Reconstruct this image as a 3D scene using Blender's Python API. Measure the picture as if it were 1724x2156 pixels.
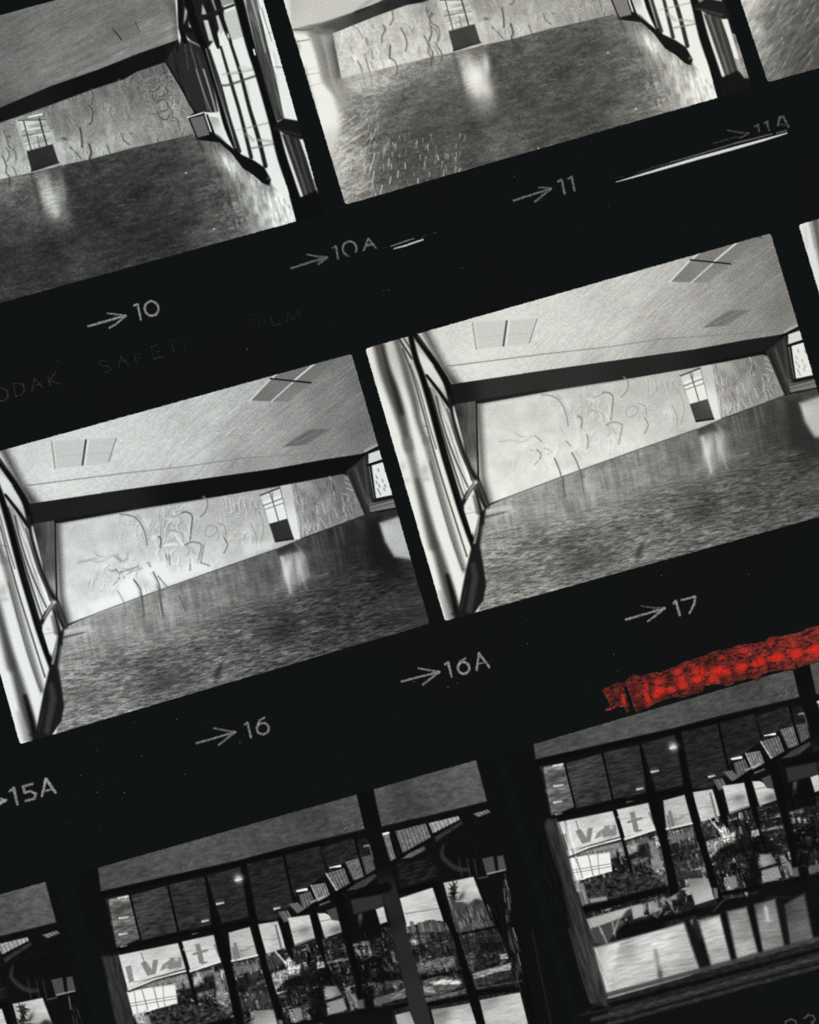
# A printed photographic contact sheet (film strips printed on black stock), seen from straight above.
# Everything on the page is ink on a flat print, so the picture tones belong to the printed surface itself.
import bpy, math
import numpy as np

# ------------------------------------------------------------------ camera, world, light, exposure
S = 4.22e-5                       # metres on the page per photograph pixel (35 mm film printed 1:1)
W, H = 1724.0, 2156.0
scene = bpy.context.scene
for o in list(bpy.data.objects): bpy.data.objects.remove(o)
cam_d = bpy.data.cameras.new('camera'); cam = bpy.data.objects.new('camera', cam_d)
scene.collection.objects.link(cam); scene.camera = cam
CAM_H = 0.30
cam.location = (0, 0, CAM_H)
cam_d.sensor_fit = 'VERTICAL'; cam_d.sensor_height = 24.0
cam_d.lens = 24.0 * CAM_H / (H * S)
cam_d.clip_start = 0.01; cam_d.clip_end = 10
world = bpy.data.worlds.new('daylight'); scene.world = world; world.use_nodes = True
bg = world.node_tree.nodes['Background']
bg.inputs[0].default_value = (1.0, 1.0, 1.0, 1); bg.inputs[1].default_value = 0.85
sun_d = bpy.data.lights.new('soft_sun', 'SUN'); sun_d.energy = 0.5; sun_d.angle = math.radians(30)  # added soft sun, no actual window; gives the even sky some relief
sun = bpy.data.objects.new('soft_sun', sun_d); scene.collection.objects.link(sun)
sun.rotation_euler = (math.radians(18), math.radians(-14), 0)
scene.view_settings.view_transform = 'Standard'; scene.view_settings.look = 'None'
scene.view_settings.gamma = 1; scene.view_settings.exposure = 0.0
scene.view_settings.use_curve_mapping = False

# ------------------------------------------------------------------ materials
def ink_material(name, grain=0.27, dots=0.12):
    m = bpy.data.materials.new(name); m.use_nodes = True
    nt = m.node_tree; N = nt.nodes; L = nt.links
    p = N['Principled BSDF']; p.inputs['Roughness'].default_value = 0.75
    p.inputs['Specular IOR Level'].default_value = 0.0
    at = N.new('ShaderNodeAttribute'); at.attribute_name = 'ink'
    tc = N.new('ShaderNodeTexCoord')
    mp = N.new('ShaderNodeMapping'); mp.inputs['Scale'].default_value = (1 / S, 1 / S, 1 / S)
    L.new(tc.outputs['Object'], mp.inputs[0])
    n1 = N.new('ShaderNodeTexNoise'); n1.inputs['Scale'].default_value = 0.42; n1.inputs['Detail'].default_value = 2
    L.new(mp.outputs[0], n1.inputs['Vector'])
    # halftone screen of the printing press: two crossed sine rulings
    sx = N.new('ShaderNodeSeparateXYZ'); L.new(mp.outputs[0], sx.inputs[0])
    def ruling(ax, ay, per):
        a = N.new('ShaderNodeMath'); a.operation = 'MULTIPLY'; a.inputs[1].default_value = ax * 2 * math.pi / per
        b = N.new('ShaderNodeMath'); b.operation = 'MULTIPLY_ADD'; b.inputs[1].default_value = ay * 2 * math.pi / per
        s = N.new('ShaderNodeMath'); s.operation = 'SINE'
        L.new(sx.outputs[0], a.inputs[0]); L.new(sx.outputs[1], b.inputs[0]); L.new(a.outputs[0], b.inputs[2]); L.new(b.outputs[0], s.inputs[0])
        return s
    r1, r2 = ruling(0.97, 0.26, 3.7), ruling(-0.26, 0.97, 3.7)
    ad = N.new('ShaderNodeMath'); ad.operation = 'ADD'; L.new(r1.outputs[0], ad.inputs[0]); L.new(r2.outputs[0], ad.inputs[1])
    # factor = 1 + grain*(noise-.5)*4 + dots*screen, weaker in the whites
    g = N.new('ShaderNodeMath'); g.operation = 'MULTIPLY_ADD'; g.inputs[1].default_value = grain * 6; g.inputs[2].default_value = -grain * 3
    L.new(n1.outputs['Fac'], g.inputs[0])
    d = N.new('ShaderNodeMath'); d.operation = 'MULTIPLY_ADD'; d.inputs[1].default_value = dots
    L.new(ad.outputs[0], d.inputs[0]); L.new(g.outputs[0], d.inputs[2])
    bw = N.new('ShaderNodeRGBToBW'); L.new(at.outputs['Color'], bw.inputs[0])
    wk = N.new('ShaderNodeMapRange'); wk.inputs[1].default_value = 0.25; wk.inputs[2].default_value = 0.85
    wk.inputs[3].default_value = 1.0; wk.inputs[4].default_value = 0.22
    L.new(bw.outputs[0], wk.inputs[0])
    k = N.new('ShaderNodeMath'); k.operation = 'MULTIPLY_ADD'; k.inputs[2].default_value = 1.0
    L.new(d.outputs[0], k.inputs[0]); L.new(wk.outputs[0], k.inputs[1])
    vm = N.new('ShaderNodeVectorMath'); vm.operation = 'SCALE'
    L.new(at.outputs['Color'], vm.inputs[0]); L.new(k.outputs[0], vm.inputs['Scale'])
    # faint colour fringing of the four-colour black
    cn = N.new('ShaderNodeTexNoise'); cn.inputs['Scale'].default_value = 0.06; cn.inputs['Detail'].default_value = 1
    L.new(mp.outputs[0], cn.inputs['Vector'])
    mx = N.new('ShaderNodeMix'); mx.data_type = 'RGBA'; mx.blend_type = 'MULTIPLY'; mx.inputs[0].default_value = 1.0
    cr = N.new('ShaderNodeValToRGB'); cr.color_ramp.elements[0].position = 0.35; cr.color_ramp.elements[0].color = (0.975, 0.995, 1.0, 1)
    cr.color_ramp.elements[1].position = 0.65; cr.color_ramp.elements[1].color = (1.0, 0.98, 0.96, 1)
    L.new(cn.outputs['Fac'], cr.inputs[0])
    L.new(vm.outputs[0], mx.inputs[6]); L.new(cr.outputs[0], mx.inputs[7])
    L.new(mx.outputs[2], p.inputs['Base Color'])
    return m

M_INK = ink_material('halftone_print')
M_MARK = ink_material('edge_print_ink', grain=0.30, dots=0.05)
M_WAX = ink_material('red_wax_pencil', grain=0.34, dots=0.04)

def paper_material():
    m = bpy.data.materials.new('black_printed_paper'); m.use_nodes = True
    nt = m.node_tree; N = nt.nodes; L = nt.links
    p = N['Principled BSDF']; p.inputs['Roughness'].default_value = 0.75; p.inputs['Specular IOR Level'].default_value = 0.0
    tc = N.new('ShaderNodeTexCoord'); mp = N.new('ShaderNodeMapping'); mp.inputs['Scale'].default_value = (1 / S,) * 3
    L.new(tc.outputs['Object'], mp.inputs[0])
    n = N.new('ShaderNodeTexNoise'); n.inputs['Scale'].default_value = 0.3; n.inputs['Detail'].default_value = 3
    L.new(mp.outputs[0], n.inputs['Vector'])
    n2 = N.new('ShaderNodeTexNoise'); n2.inputs['Scale'].default_value = 0.0022; n2.inputs['Detail'].default_value = 0
    L.new(mp.outputs[0], n2.inputs['Vector'])
    r = N.new('ShaderNodeValToRGB')
    r.color_ramp.elements[0].position = 0.3; r.color_ramp.elements[0].color = (0.0040, 0.0052, 0.0052, 1)
    r.color_ramp.elements[1].position = 0.8; r.color_ramp.elements[1].color = (0.0078, 0.0092, 0.0090, 1)
    L.new(n.outputs['Fac'], r.inputs[0])
    r2 = N.new('ShaderNodeValToRGB')
    r2.color_ramp.elements[0].position = 0.35; r2.color_ramp.elements[0].color = (0.93, 1.02, 1.02, 1)
    r2.color_ramp.elements[1].position = 0.65; r2.color_ramp.elements[1].color = (1.03, 1.0, 0.98, 1)
    L.new(n2.outputs['Fac'], r2.inputs[0])
    mx = N.new('ShaderNodeMix'); mx.data_type = 'RGBA'; mx.blend_type = 'MULTIPLY'; mx.inputs[0].default_value = 1.0
    L.new(r.outputs[0], mx.inputs[6]); L.new(r2.outputs[0], mx.inputs[7])
    L.new(mx.outputs[2], p.inputs['Base Color'])
    return m
M_PAPER = paper_material()

# ------------------------------------------------------------------ ink-laying helpers
def to_lin(c):
    c = np.clip(c / 255.0, 0, 1)
    return np.where(c <= 0.04045, c / 12.92, ((c + 0.055) / 1.055) ** 2.4)

def crop(ox, oy, k, shift=(0, 0)):
    """turns readings taken on an enlarged detail into page pixels"""
    def f(*v):
        pts = [(v[i] / k + ox - shift[0], v[i + 1] / k + oy - shift[1]) for i in range(0, len(v), 2)]
        return pts
    f.k = k
    return f

_rng = np.random.RandomState(7)
_grid = _rng.rand(512, 512)
def vnoise(x, y, seed=0):
    x = x + seed * 37.17; y = y + seed * 91.7
    xi = np.floor(x).astype(int); yi = np.floor(y).astype(int)
    fx = x - xi; fy = y - yi
    fx = fx * fx * (3 - 2 * fx); fy = fy * fy * (3 - 2 * fy)
    a = _grid[xi & 511, yi & 511]; b = _grid[(xi + 1) & 511, yi & 511]
    c = _grid[xi & 511, (yi + 1) & 511]; d = _grid[(xi + 1) & 511, (yi + 1) & 511]
    return (a * (1 - fx) + b * fx) * (1 - fy) + (c * (1 - fx) + d * fx) * fy

class Sheet:
    """a lattice of ink points spanning a quad on the page; u along the strip, v across it"""
    def __init__(s, q, step, base=18.0, aff=None, urange=(0, 1), vrange=(0, 1), lo=-150, hi=(1874, 2306)):
        tl, tr, br, bl = [np.array(p, float) for p in q]
        s.lu = np.linalg.norm(tr - tl); s.lv = np.linalg.norm(bl - tl)
        nu = int(s.lu / step); nv = int(s.lv / step)
        u = np.linspace(0, 1, nu + 1); v = np.linspace(0, 1, nv + 1)
        U, V = np.meshgrid(u, v, indexing='ij')
        def XY(U, V):
            a = (1 - U) * (1 - V); b = U * (1 - V); c = U * V; d = (1 - U) * V
            return (a * tl[0] + b * tr[0] + c * br[0] + d * bl[0], a * tl[1] + b * tr[1] + c * br[1] + d * bl[1])
        X, Y = XY(U, V)
        # keep only the part of the print that lies near the view
        ok = (X > lo) & (X < hi[0]) & (Y > lo) & (Y < hi[1])
        ii = np.where(ok.any(1))[0]; jj = np.where(ok.any(0))[0]
        i0, i1, j0, j1 = ii[0], ii[-1] + 1, jj[0], jj[-1] + 1
        s.px, s.py = X[i0:i1, j0:j1], Y[i0:i1, j0:j1]          # page position
        s.U, s.V = U[i0:i1, j0:j1], V[i0:i1, j0:j1]
        s.ok = ok[i0:i1, j0:j1]
        s.set_ref(aff)
        s.t = np.full(s.px.shape, float(base)); s.lab = np.zeros(s.px.shape, np.int32)
        s.red = np.zeros(s.px.shape)
        s.names = ['emulsion']; s.parents = [None]
    def set_ref(s, aff):
        """aff maps page position -> picture reference position"""
        if aff is None: s.x, s.y = s.px, s.py
        else:
            s.x = aff[0] * s.px + aff[1] * s.py + aff[2]; s.y = aff[3] * s.px + aff[4] * s.py + aff[5]
        n, m = s.x.shape
        A = np.array([[s.x[-1, 0] - s.x[0, 0], s.x[0, -1] - s.x[0, 0]], [s.y[-1, 0] - s.y[0, 0], s.y[0, -1] - s.y[0, 0]]])
        A[:, 0] /= (n - 1); A[:, 1] /= (m - 1)
        s.inv = np.linalg.inv(A); s.o = np.array([s.x[0, 0], s.y[0, 0]])
    def win(s, pts, pad):
        P = np.array(pts, float)
        x0, y0 = P.min(0) - pad; x1, y1 = P.max(0) + pad
        c = np.array([[x0, y0], [x1, y0], [x1, y1], [x0, y1]]) - s.o
        ij = c @ s.inv.T
        a = np.floor(ij.min(0)).astype(int) - 6; b = np.ceil(ij.max(0)).astype(int) + 7
        n, m = s.x.shape
        i0, i1 = max(a[0], 0), min(b[0], n); j0, j1 = max(a[1], 0), min(b[1], m)
        if i0 >= i1 or j0 >= j1: return None
        return slice(i0, i1), slice(j0, j1)
    def newpart(s, name, parent=0):
        s.names.append(name); s.parents.append(parent); return len(s.names) - 1
    def cover(s, pts, w, soft):
        x, y = s.x[w], s.y[w]
        inside = np.zeros(x.shape, bool); d2 = np.full(x.shape, 1e12)
        n = len(pts)
        for k in range(n):
            ax, ay = pts[k]; bx, by = pts[(k + 1) % n]
            if ay != by:
                c = ((ay > y) != (by > y)) & (x < (bx - ax) * (y - ay) / (by - ay) + ax)
                inside ^= c
            dx, dy = bx - ax, by - ay; L2 = dx * dx + dy * dy + 1e-9
            t = np.clip(((x - ax) * dx + (y - ay) * dy) / L2, 0, 1)
            d2 = np.minimum(d2, (x - ax - t * dx) ** 2 + (y - ay - t * dy) ** 2)
        sd = np.sqrt(d2) * np.where(inside, 1, -1)
        z = np.clip(sd / soft * 0.5 + 0.5, 0, 1)
        return z * z * (3 - 2 * z)
    def tonefield(s, ctrl, w, p=3.0):
        if not isinstance(ctrl, (list, tuple)): return float(ctrl)
        x, y = s.x[w], s.y[w]
        num = 0; den = 0
        for cx, cy, t in ctrl:
            k = 1.0 / ((x - cx) ** 2 + (y - cy) ** 2 + 250.0) ** (p / 2)
            num = num + k * t; den = den + k
        return num / den
    def fill(s, pts, tone, soft=1.6, a=1.0, part=None, parent=0, lab=None, only=None):
        w = s.win(pts, soft + 1)
        if part is not None and lab is None: lab = s.newpart(part, parent)
        if w is None: return lab
        c = s.cover(pts, w, soft) * a
        if only is not None: c = c * np.isin(s.lab[w], only)
        s.t[w] = s.t[w] * (1 - c) + c * s.tonefield(tone, w)
        if lab is not None:
            L = s.lab[w]; L[c > 0.5 * a] = lab
        return lab
    def line(s, pts, wd, tone, a=1.0, soft=1.4, part=None, parent=0, lab=None, red=None, rough=0, only=None):
        """stroke; wd is a width or one width per point"""
        ws = wd if isinstance(wd, (list, tuple)) else [wd] * len(pts)
        w = s.win(pts, max(ws) + soft + 1)
        if part is not None and lab is None: lab = s.newpart(part, parent)
        if w is None: return lab
        x, y = s.x[w], s.y[w]; best = np.full(x.shape, -1e9)
        for k in range(len(pts) - 1):
            ax, ay = pts[k]; bx, by = pts[k + 1]
            dx, dy = bx - ax, by - ay; L2 = dx * dx + dy * dy + 1e-9
            t = np.clip(((x - ax) * dx + (y - ay) * dy) / L2, 0, 1)
            d = np.sqrt((x - ax - t * dx) ** 2 + (y - ay - t * dy) ** 2)
            best = np.maximum(best, (ws[k] * (1 - t) + ws[k + 1] * t) / 2 - d)
        if rough: best = best + (vnoise(x * 0.45, y * 0.45, 3) - 0.5) * rough
        z = np.clip(best / soft * 0.5 + 0.5, 0, 1); c = z * z * (3 - 2 * z) * a
        if only is not None: c = c * np.isin(s.lab[w], only)
        s.t[w] = s.t[w] * (1 - c) + c * tone
        if lab is not None:
            L = s.lab[w]; L[(c > 0.5 * a) if a > 0 else (z > 0.5)] = lab
        if red is not None: s.red[w] = np.maximum(s.red[w] * (1 - c), c * red)
        return lab
    def curve(s, pts, wd, tone, **kw):
        """smooth stroke through the points"""
        P = [pts[0]] + list(pts) + [pts[-1]]; out = []
        for k in range(1, len(P) - 2):
            p0, p1, p2, p3 = [np.array(q, float) for q in P[k - 1:k + 3]]
            for t in (0, .25, .5, .75):
                out.append(tuple(0.5 * (2 * p1 + (p2 - p0) * t + (2 * p0 - 5 * p1 + 4 * p2 - p3) * t * t + (3 * p1 - p0 - 3 * p2 + p3) * t ** 3)))
        out.append(tuple(pts[-1]))
        if isinstance(wd, (list, tuple)):
            q = np.linspace(0, len(pts) - 1, len(out)); wd = list(np.interp(q, range(len(pts)), list(wd) + [wd[-1]] * (len(pts) - len(wd))))
        return s.line(out, wd, tone, **kw)
    def blob(s, x0, y0, rx, ry, ang, tone, a=1.0, lab=None, only=None):
        R = max(rx, ry) * 2.6
        w = s.win([(x0 - R, y0 - R), (x0 + R, y0 + R)], 1)
        if w is None: return
        c, q = math.cos(math.radians(ang)), math.sin(math.radians(ang))
        dx, dy = s.x[w] - x0, s.y[w] - y0
        e = np.exp(-(((dx * c + dy * q) / rx) ** 2 + ((-dx * q + dy * c) / ry) ** 2)) * a
        if only is not None: e = e * np.isin(s.lab[w], only)
        s.t[w] = s.t[w] * (1 - e) + e * tone
        if lab is not None:
            L = s.lab[w]; L[e > 0.5 * a] = lab
    def streaks(s, pts, ang, ln, wd, amp, seed=0, only=None, pw=1.0, bias=0.0, soft=4):
        """directional texture inside an outline, as a multiplier on the tone"""
        w = s.win(pts, soft)
        if w is None: return
        c, q = math.cos(math.radians(ang)), math.sin(math.radians(ang))
        x, y = s.x[w], s.y[w]
        a = x * c + y * q; b = -x * q + y * c
        n = 0.6 * vnoise(a / ln, b / wd, seed) + 0.4 * vnoise(a / ln * 2.3, b / wd * 1.9, seed + 5) - 0.5
        n = np.sign(n) * np.abs(n * 2) ** pw
        m = s.cover(pts, w, soft)
        if only is not None: m = m * np.isin(s.lab[w], only)
        s.t[w] = s.t[w] * (1 + m * amp * (n + bias))
    def relief(s, pts, only, amp, size=9.0, seed=0, ang=30, thr=.5, soft=6):
        """carved low relief: lit and shaded flanks of meandering ridges"""
        w = s.win(pts, soft)
        if w is None: return
        x, y = s.x[w], s.y[w]
        def h(x, y):
            wx = x + 7 * (vnoise(x / 16, y / 16, seed + 3) - .5); wy = y + 7 * (vnoise(x / 16, y / 16, seed + 4) - .5)
            n = np.abs(vnoise(wx / size, wy / (size * 1.7), seed) * 2 - 1)
            return np.clip(1 - n * 3.2, 0, 1)
        dx, dy = 1.5 * math.cos(math.radians(ang)), 1.5 * math.sin(math.radians(ang))
        g = h(x + dx, y + dy) - h(x - dx, y - dy)
        gate = np.clip((vnoise(x / 30, y / 30, seed + 9) - thr) * 4 + .3, 0, 1)
        m = s.cover(pts, w, soft) * np.isin(s.lab[w], only)
        s.t[w] = s.t[w] + m * amp * g * gate
    def darken(s, g): s.t = 255 * (np.clip(s.t, 0, 255) / 255) ** g

def ink_mesh(sh, mask, name, mat, z, parent=None, origin=(0, 0), tint=None):
    """one flat printed patch made of the lattice cells in mask"""
    I, J = np.where(mask)
    if len(I) == 0: return None
    n, m = sh.px.shape
    idx = lambda i, j: i * m + j
    q = np.stack([idx(I, J), idx(I, J + 1), idx(I + 1, J + 1), idx(I + 1, J)], 1)
    uq, invq = np.unique(q, return_inverse=True); q = invq.reshape(q.shape)
    X = (sh.px.ravel()[uq] - W / 2) * S - origin[0]; Y = (H / 2 - sh.py.ravel()[uq]) * S - origin[1]
    co = np.stack([X, Y, np.full(len(X), z)], 1)
    me = bpy.data.meshes.new(name)
    me.vertices.add(len(co)); me.vertices.foreach_set('co', co.astype(np.float32).ravel())
    me.loops.add(q.size); me.loops.foreach_set('vertex_index', q.astype(np.int32).ravel())
    me.polygons.add(len(q)); me.polygons.foreach_set('loop_start', np.arange(0, q.size, 4, dtype=np.int32))
    t = np.clip(sh.t.ravel()[uq], 0, 250)
    k = t / 255.0
    tn = tint or (0, 0, 0)
    rgb = np.stack([t + 3 * k * (1 - k) * 4 * .6 - 3 * k ** 3 - 1.5 * (1 - k) + tn[0] * k,
                    t + 0.6 * (1 - k) + tn[1] * k, t - 7 * k * (1 - k) - 2 * k ** 3 + 1.0 * (1 - k) + tn[2] * k], 1)
    r = sh.red.ravel()[uq][:, None]
    if r.max() > 0:
        redc = np.stack([t, t * 0.12 + 14 * np.clip(1 - t / 255, 0, 1) + 3, t * 0.07 + 14 * np.clip(1 - t / 255, 0, 1) + 3], 1)
        rgb = rgb * (1 - r) + redc * r
    lin = to_lin(rgb)
    ca = me.color_attributes.new('ink', 'FLOAT_COLOR', 'POINT')
    buf = np.ones((len(lin), 4), np.float32); buf[:, :3] = lin
    ca.data.foreach_set('color', buf.ravel())
    me.update(); me.validate()
    me.materials.append(mat)
    ob = bpy.data.objects.new(name, me); scene.collection.objects.link(ob)
    if parent is not None: ob.parent = parent
    return ob

def tag(o, label, cat, group=None, kind=None):
    o['label'] = label; o['category'] = cat
    if group: o['group'] = group
    if kind: o['kind'] = kind
    return o

def root_at(name, x, y):
    o = bpy.data.objects.new(name, None); o.empty_display_size = 0.002
    o.location = ((x - W / 2) * S, (H / 2 - y) * S, 0); scene.collection.objects.link(o)
    return o

Z_PRINT, Z_MARK = 4e-6, 8e-6
def emit_print(sh, label, group, corner=9.0, tint=None, min_cells=12):
    # rounded gate corners of the camera's film window
    U, V = sh.U * sh.lu, sh.V * sh.lv
    du = np.minimum(U, sh.lu - U); dv = np.minimum(V, sh.lv - V)
    rag = (vnoise(sh.px * 0.35, sh.py * 0.35, 2) - 0.5) * .7
    cut = (du < corner) & (dv < corner) & ((corner - du) ** 2 + (corner - dv) ** 2 > corner ** 2)
    cut |= (np.minimum(du, dv) < rag)
    e = np.clip(np.minimum(du, dv) / 2.2, 0, 1)
    sh.t = 18 + (sh.t - 18) * e
    good = ~cut & sh.ok
    cell = good.copy(); cell[:-1, :-1] = good[:-1, :-1] & good[1:, :-1] & good[:-1, 1:] & good[1:, 1:]
    cell[-1, :] = False; cell[:, -1] = False
    cx, cy = sh.px[cell].mean(), sh.py[cell].mean()
    r = root_at('contact_print', cx, cy)
    tag(r, label, 'photo print', group)
    og = (r.location.x, r.location.y)
    sh.lab[:] = np.where(sh.lab < 0, 0, sh.lab)
    cnt = np.bincount(sh.lab[cell].ravel(), minlength=len(sh.names))
    # a part with too few cells falls back to its parent part
    for k in range(len(sh.names) - 1, 0, -1):
        if 0 < cnt[k] < min_cells:
            sh.lab[sh.lab == k] = sh.parents[k]; cnt[sh.parents[k]] += cnt[k]; cnt[k] = 0
    obs = {}
    for k in range(len(sh.names)):
        need = any(sh.parents[c] == k and cnt[c] >= min_cells for c in range(len(sh.names)))
        if cnt[k] < min_cells: continue
        p = r
        if k and sh.parents[k] and obs.get(sh.parents[k]) is not None: p = obs[sh.parents[k]]
        obs[k] = ink_mesh(sh, cell & (sh.lab == k), sh.names[k], M_INK, Z_PRINT, p, og, tint)
    return r

# ------------------------------------------------------------------ the page
def make_page():
    x0, x1, y0, y1 = -0.085, 0.085, -0.105, 0.105; th = 0.00025
    v = [(x0, y0, -th), (x1, y0, -th), (x1, y1, -th), (x0, y1, -th), (x0, y0, 0), (x1, y0, 0), (x1, y1, 0), (x0, y1, 0)]
    f = [(3, 2, 1, 0), (4, 5, 6, 7), (0, 1, 5, 4), (1, 2, 6, 5), (2, 3, 7, 6), (3, 0, 4, 7)]
    me = bpy.data.meshes.new('contact_sheet'); me.from_pydata(v, [], f); me.update(); me.materials.append(M_PAPER)
    o = bpy.data.objects.new('contact_sheet', me); scene.collection.objects.link(o)
    tag(o, 'black contact sheet page that carries all the small monochrome photo prints', 'contact sheet')
make_page()

# ------------------------------------------------------------------ picture: hall with the carved wall, window wall at the left
K1 = crop(850, 650, 5.747)        # upper left corner detail
K5 = crop(740, 700, 3.4775)       # window wall
K6 = crop(1100, 450, 2.763)       # ceiling, right
K7 = crop(1000, 750, 2.381)       # wall and floor
STEP = 1.5

def paint_hall_left(s, dark=False):
    """reference positions are those of the print numbered 17"""
    s.names[0] = 'print_border'
    W_ = [(700, 400), (1900, 400), (1900, 1500), (700, 1500)]
    # floor
    fl = s.fill([(880, 1120), (1023, 1068)] + K7(180, 698, 430, 605, 780, 480, 1110, 365, 1230, 315, 1380, 260, 1550, 195) + [(1720, 812), (1850, 770), (1900, 1300), (880, 1400)],
        [(1060, 1075, 165), (1150, 1050, 158), (1250, 1030, 150), (1350, 1000, 140), (1450, 975, 118), (1550, 930, 92), (1640, 900, 62), (1700, 1050, 82), (1600, 1040, 78),
         (1400, 1110, 105), (1300, 1150, 100), (1210, 1170, 88), (1150, 1150, 118), (1050, 1150, 138), (1040, 1250, 128), (1120, 1230, 122), (1240, 1230, 112), (1500, 1130, 105), (1350, 1190, 118), (1480, 1060, 80), (1620, 1110, 92), (1790, 1000, 80), (1700, 960, 60), (1120, 1290, 110)],
        part='floor')
    s.streaks([(960, 1130), (1250, 1075), (1750, 890), (1850, 1300), (930, 1340)], -9, 20, 3.0, 0.30, seed=1, only=[fl], soft=45)
    s.streaks([(990, 1060), (1750, 780), (1850, 1300), (950, 1320)], -12, 12, 2.6, 0.12, seed=2, only=[fl])
    s.streaks([(1010, 1060), (1650, 835), (1680, 930), (1030, 1150)], 80, 46, 7, 0.16, seed=3, only=[fl], soft=20)
    s.streaks([(960, 1140), (1250, 1090), (1700, 940), (1850, 1300), (930, 1340)], -14, 11, 2.4, 0.36, seed=4, only=[fl], pw=0.8, soft=45)
    s.streaks([(990, 1060), (1750, 780), (1850, 1300), (950, 1320)], -12, 60, 20, 0.13, seed=9, only=[fl])
    rg = np.random.RandomState(3)
    for k in range(190):                      # short bright streaks across the floor
        x = rg.uniform(1020, 1740); y = rg.uniform(0, 1) ** .8 * 240 + 1080 - (x - 1020) * 0.26
        L = rg.uniform(8, 26); an = math.radians(-6 - rg.uniform(0, 12))
        s.line([(x, y), (x + L * math.cos(an), y + L * math.sin(an))], [1.0, 2.6 if k % 3 else 1.6], 205 if x < 1400 else 150, a=rg.uniform(.25, .6) * (1 if k % 2 else .5), soft=1.6)
    for x, y in K7(130, 770): s.line([(x - 26, y + 3), (x + 18, y - 7)], 9, 210, a=.6, soft=4)
    s.line(K7(55, 805, 160, 780), [6, 2], 60, a=.7, soft=3)
    s.blob(*K7(150, 1100)[0], 40, 22, 0, 95, .35); s.blob(*K7(590, 1020)[0], 40, 18, -20, 60, .45)
    s.line(K7(835, 950, 815, 1000), 11, 45, a=.6, soft=5); s.blob(*K7(1120, 800)[0], 36, 22, 0, 60, .35)
    # wall reflections hanging down into the floor
    for a, b, c, d, w, t, al in [(440, 610, 450, 700, 3, 60, .7), (530, 580, 545, 690, 3, 75, .6), (355, 640, 360, 680, 3, 100, .4), (625, 600, 640, 660, 5, 95, .35), (700, 540, 715, 600, 4, 105, .3),
                               (1000, 420, 1020, 500, 5, 105, .3), (930, 440, 945, 520, 6, 170, .3), (560, 590, 590, 690, 10, 185, .35), (480, 600, 500, 700, 8, 180, .4), (660, 560, 690, 640, 8, 170, .3), (800, 500, 830, 600, 10, 165, .25), (880, 470, 900, 560, 7, 165, .3)]:
        s.line(K7(a, b, c, d), [w, w * .6], t, a=al, soft=3)
    s.fill(K7(1112, 345, 1215, 318, 1222, 372, 1120, 400), 62, soft=4, a=.85)
    s.fill(K7(1128, 405, 1230, 375, 1262, 400, 1280, 500, 1225, 545, 1160, 540), 172, soft=16, a=.6, part='window_reflection', parent=fl)
    s.blob(*K7(1165, 470)[0], 10, 26, 8, 225, .8); s.blob(*K7(1225, 450)[0], 8, 22, 8, 215, .5); s.line(K7(1195, 400, 1215, 540), 3, 110, a=.5, soft=3)
    s.blob(*K7(1185, 560)[0], 10, 16, 0, 200, .5)
    s.line(K7(1140, 410, 1165, 500, 1182, 580), [7, 8, 2], 222, a=.75, soft=5, only=[fl, fl + 1]); s.line(K7(1210, 395, 1235, 480, 1262, 560), [5, 8, 2], 205, a=.55, soft=6, only=[fl, fl + 1]); s.line(K7(1195, 320, 1245, 400), 6, 170, a=.45, soft=5, only=[fl, fl + 1])
    for x0, y0 in [(1290, 300), (1310, 300), (1330, 290), (1400, 260), (1430, 255)]: s.line(K7(x0, y0, x0 + 22, y0 + 90), [3, 1], 150, a=.35, soft=3)
    s.fill(K7(1560, 215, 1630, 205, 1660, 350, 1724, 420, 1724, 500, 1580, 460, 1560, 330), 42, soft=12, a=.75)
    s.fill(K7(1625, 235, 1760, 190, 1800, 420, 1700, 405, 1655, 330), [(1690, 860, 215), (1720, 900, 190), (1700, 930, 130), (1690, 845, 150)], soft=6, part='window_reflection', parent=fl)
    # ceiling
    ce = s.fill([(870, 640)] + K1(0, -900) + [(1900, 380), (1900, 700), (1693, 680), (1643, 705)] + K6(1300, 735, 1000, 790, 500, 860, 0, 930) + [(1150, 780), (950, 810), (925, 770), (887, 700)],
        [(940, 700, 214), (1000, 765, 226), (960, 790, 216), (1080, 700, 222), (1150, 650, 214), (1200, 720, 214), (1280, 700, 206), (1320, 600, 202), (1400, 560, 190), (1430, 660, 176), (1500, 620, 158), (1560, 690, 146), (1600, 600, 136), (1650, 650, 118), (1620, 505, 128), (1560, 560, 138), (1640, 560, 120), (1560, 480, 120), (1690, 680, 140), (1250, 770, 188), (1400, 745, 160)],
        part='ceiling')
    s.streaks([(1200, 560), (1700, 430), (1720, 700), (1250, 800)], -40, 40, 3.2, 0.06, seed=2, only=[ce])
    s.streaks([(1150, 560), (1700, 430), (1720, 700), (1100, 800)], -44, 30, 2.4, 0.05, seed=3, only=[ce])
    for k in range(26):
        x = 1130 + k * 21 + rg.uniform(-8, 8); y = 735 - k * 5 + rg.uniform(-70, 10); L = rg.uniform(20, 60)
        an = math.radians(-48 + k * .55)
        s.line([(x, y), (x + L * math.cos(an), y + L * math.sin(an))], 1.5, 232 if k < 14 else 175, a=.42, soft=1.4)
    for k in range(70):
        x = rg.uniform(1400, 1690); y = rg.uniform(520, 720) - (x - 1400) * .22; L = rg.uniform(16, 60); an = math.radians(-44 + (x - 1400) / 290 * 10)
        s.line([(x, y), (x + L * math.cos(an), y + L * math.sin(an))], 1.2, 178, a=rg.uniform(.12, .4), soft=1.5, only=[ce])
    s.streaks(W_, -15, 5, 4, 0.06, seed=6, only=[ce])
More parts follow.
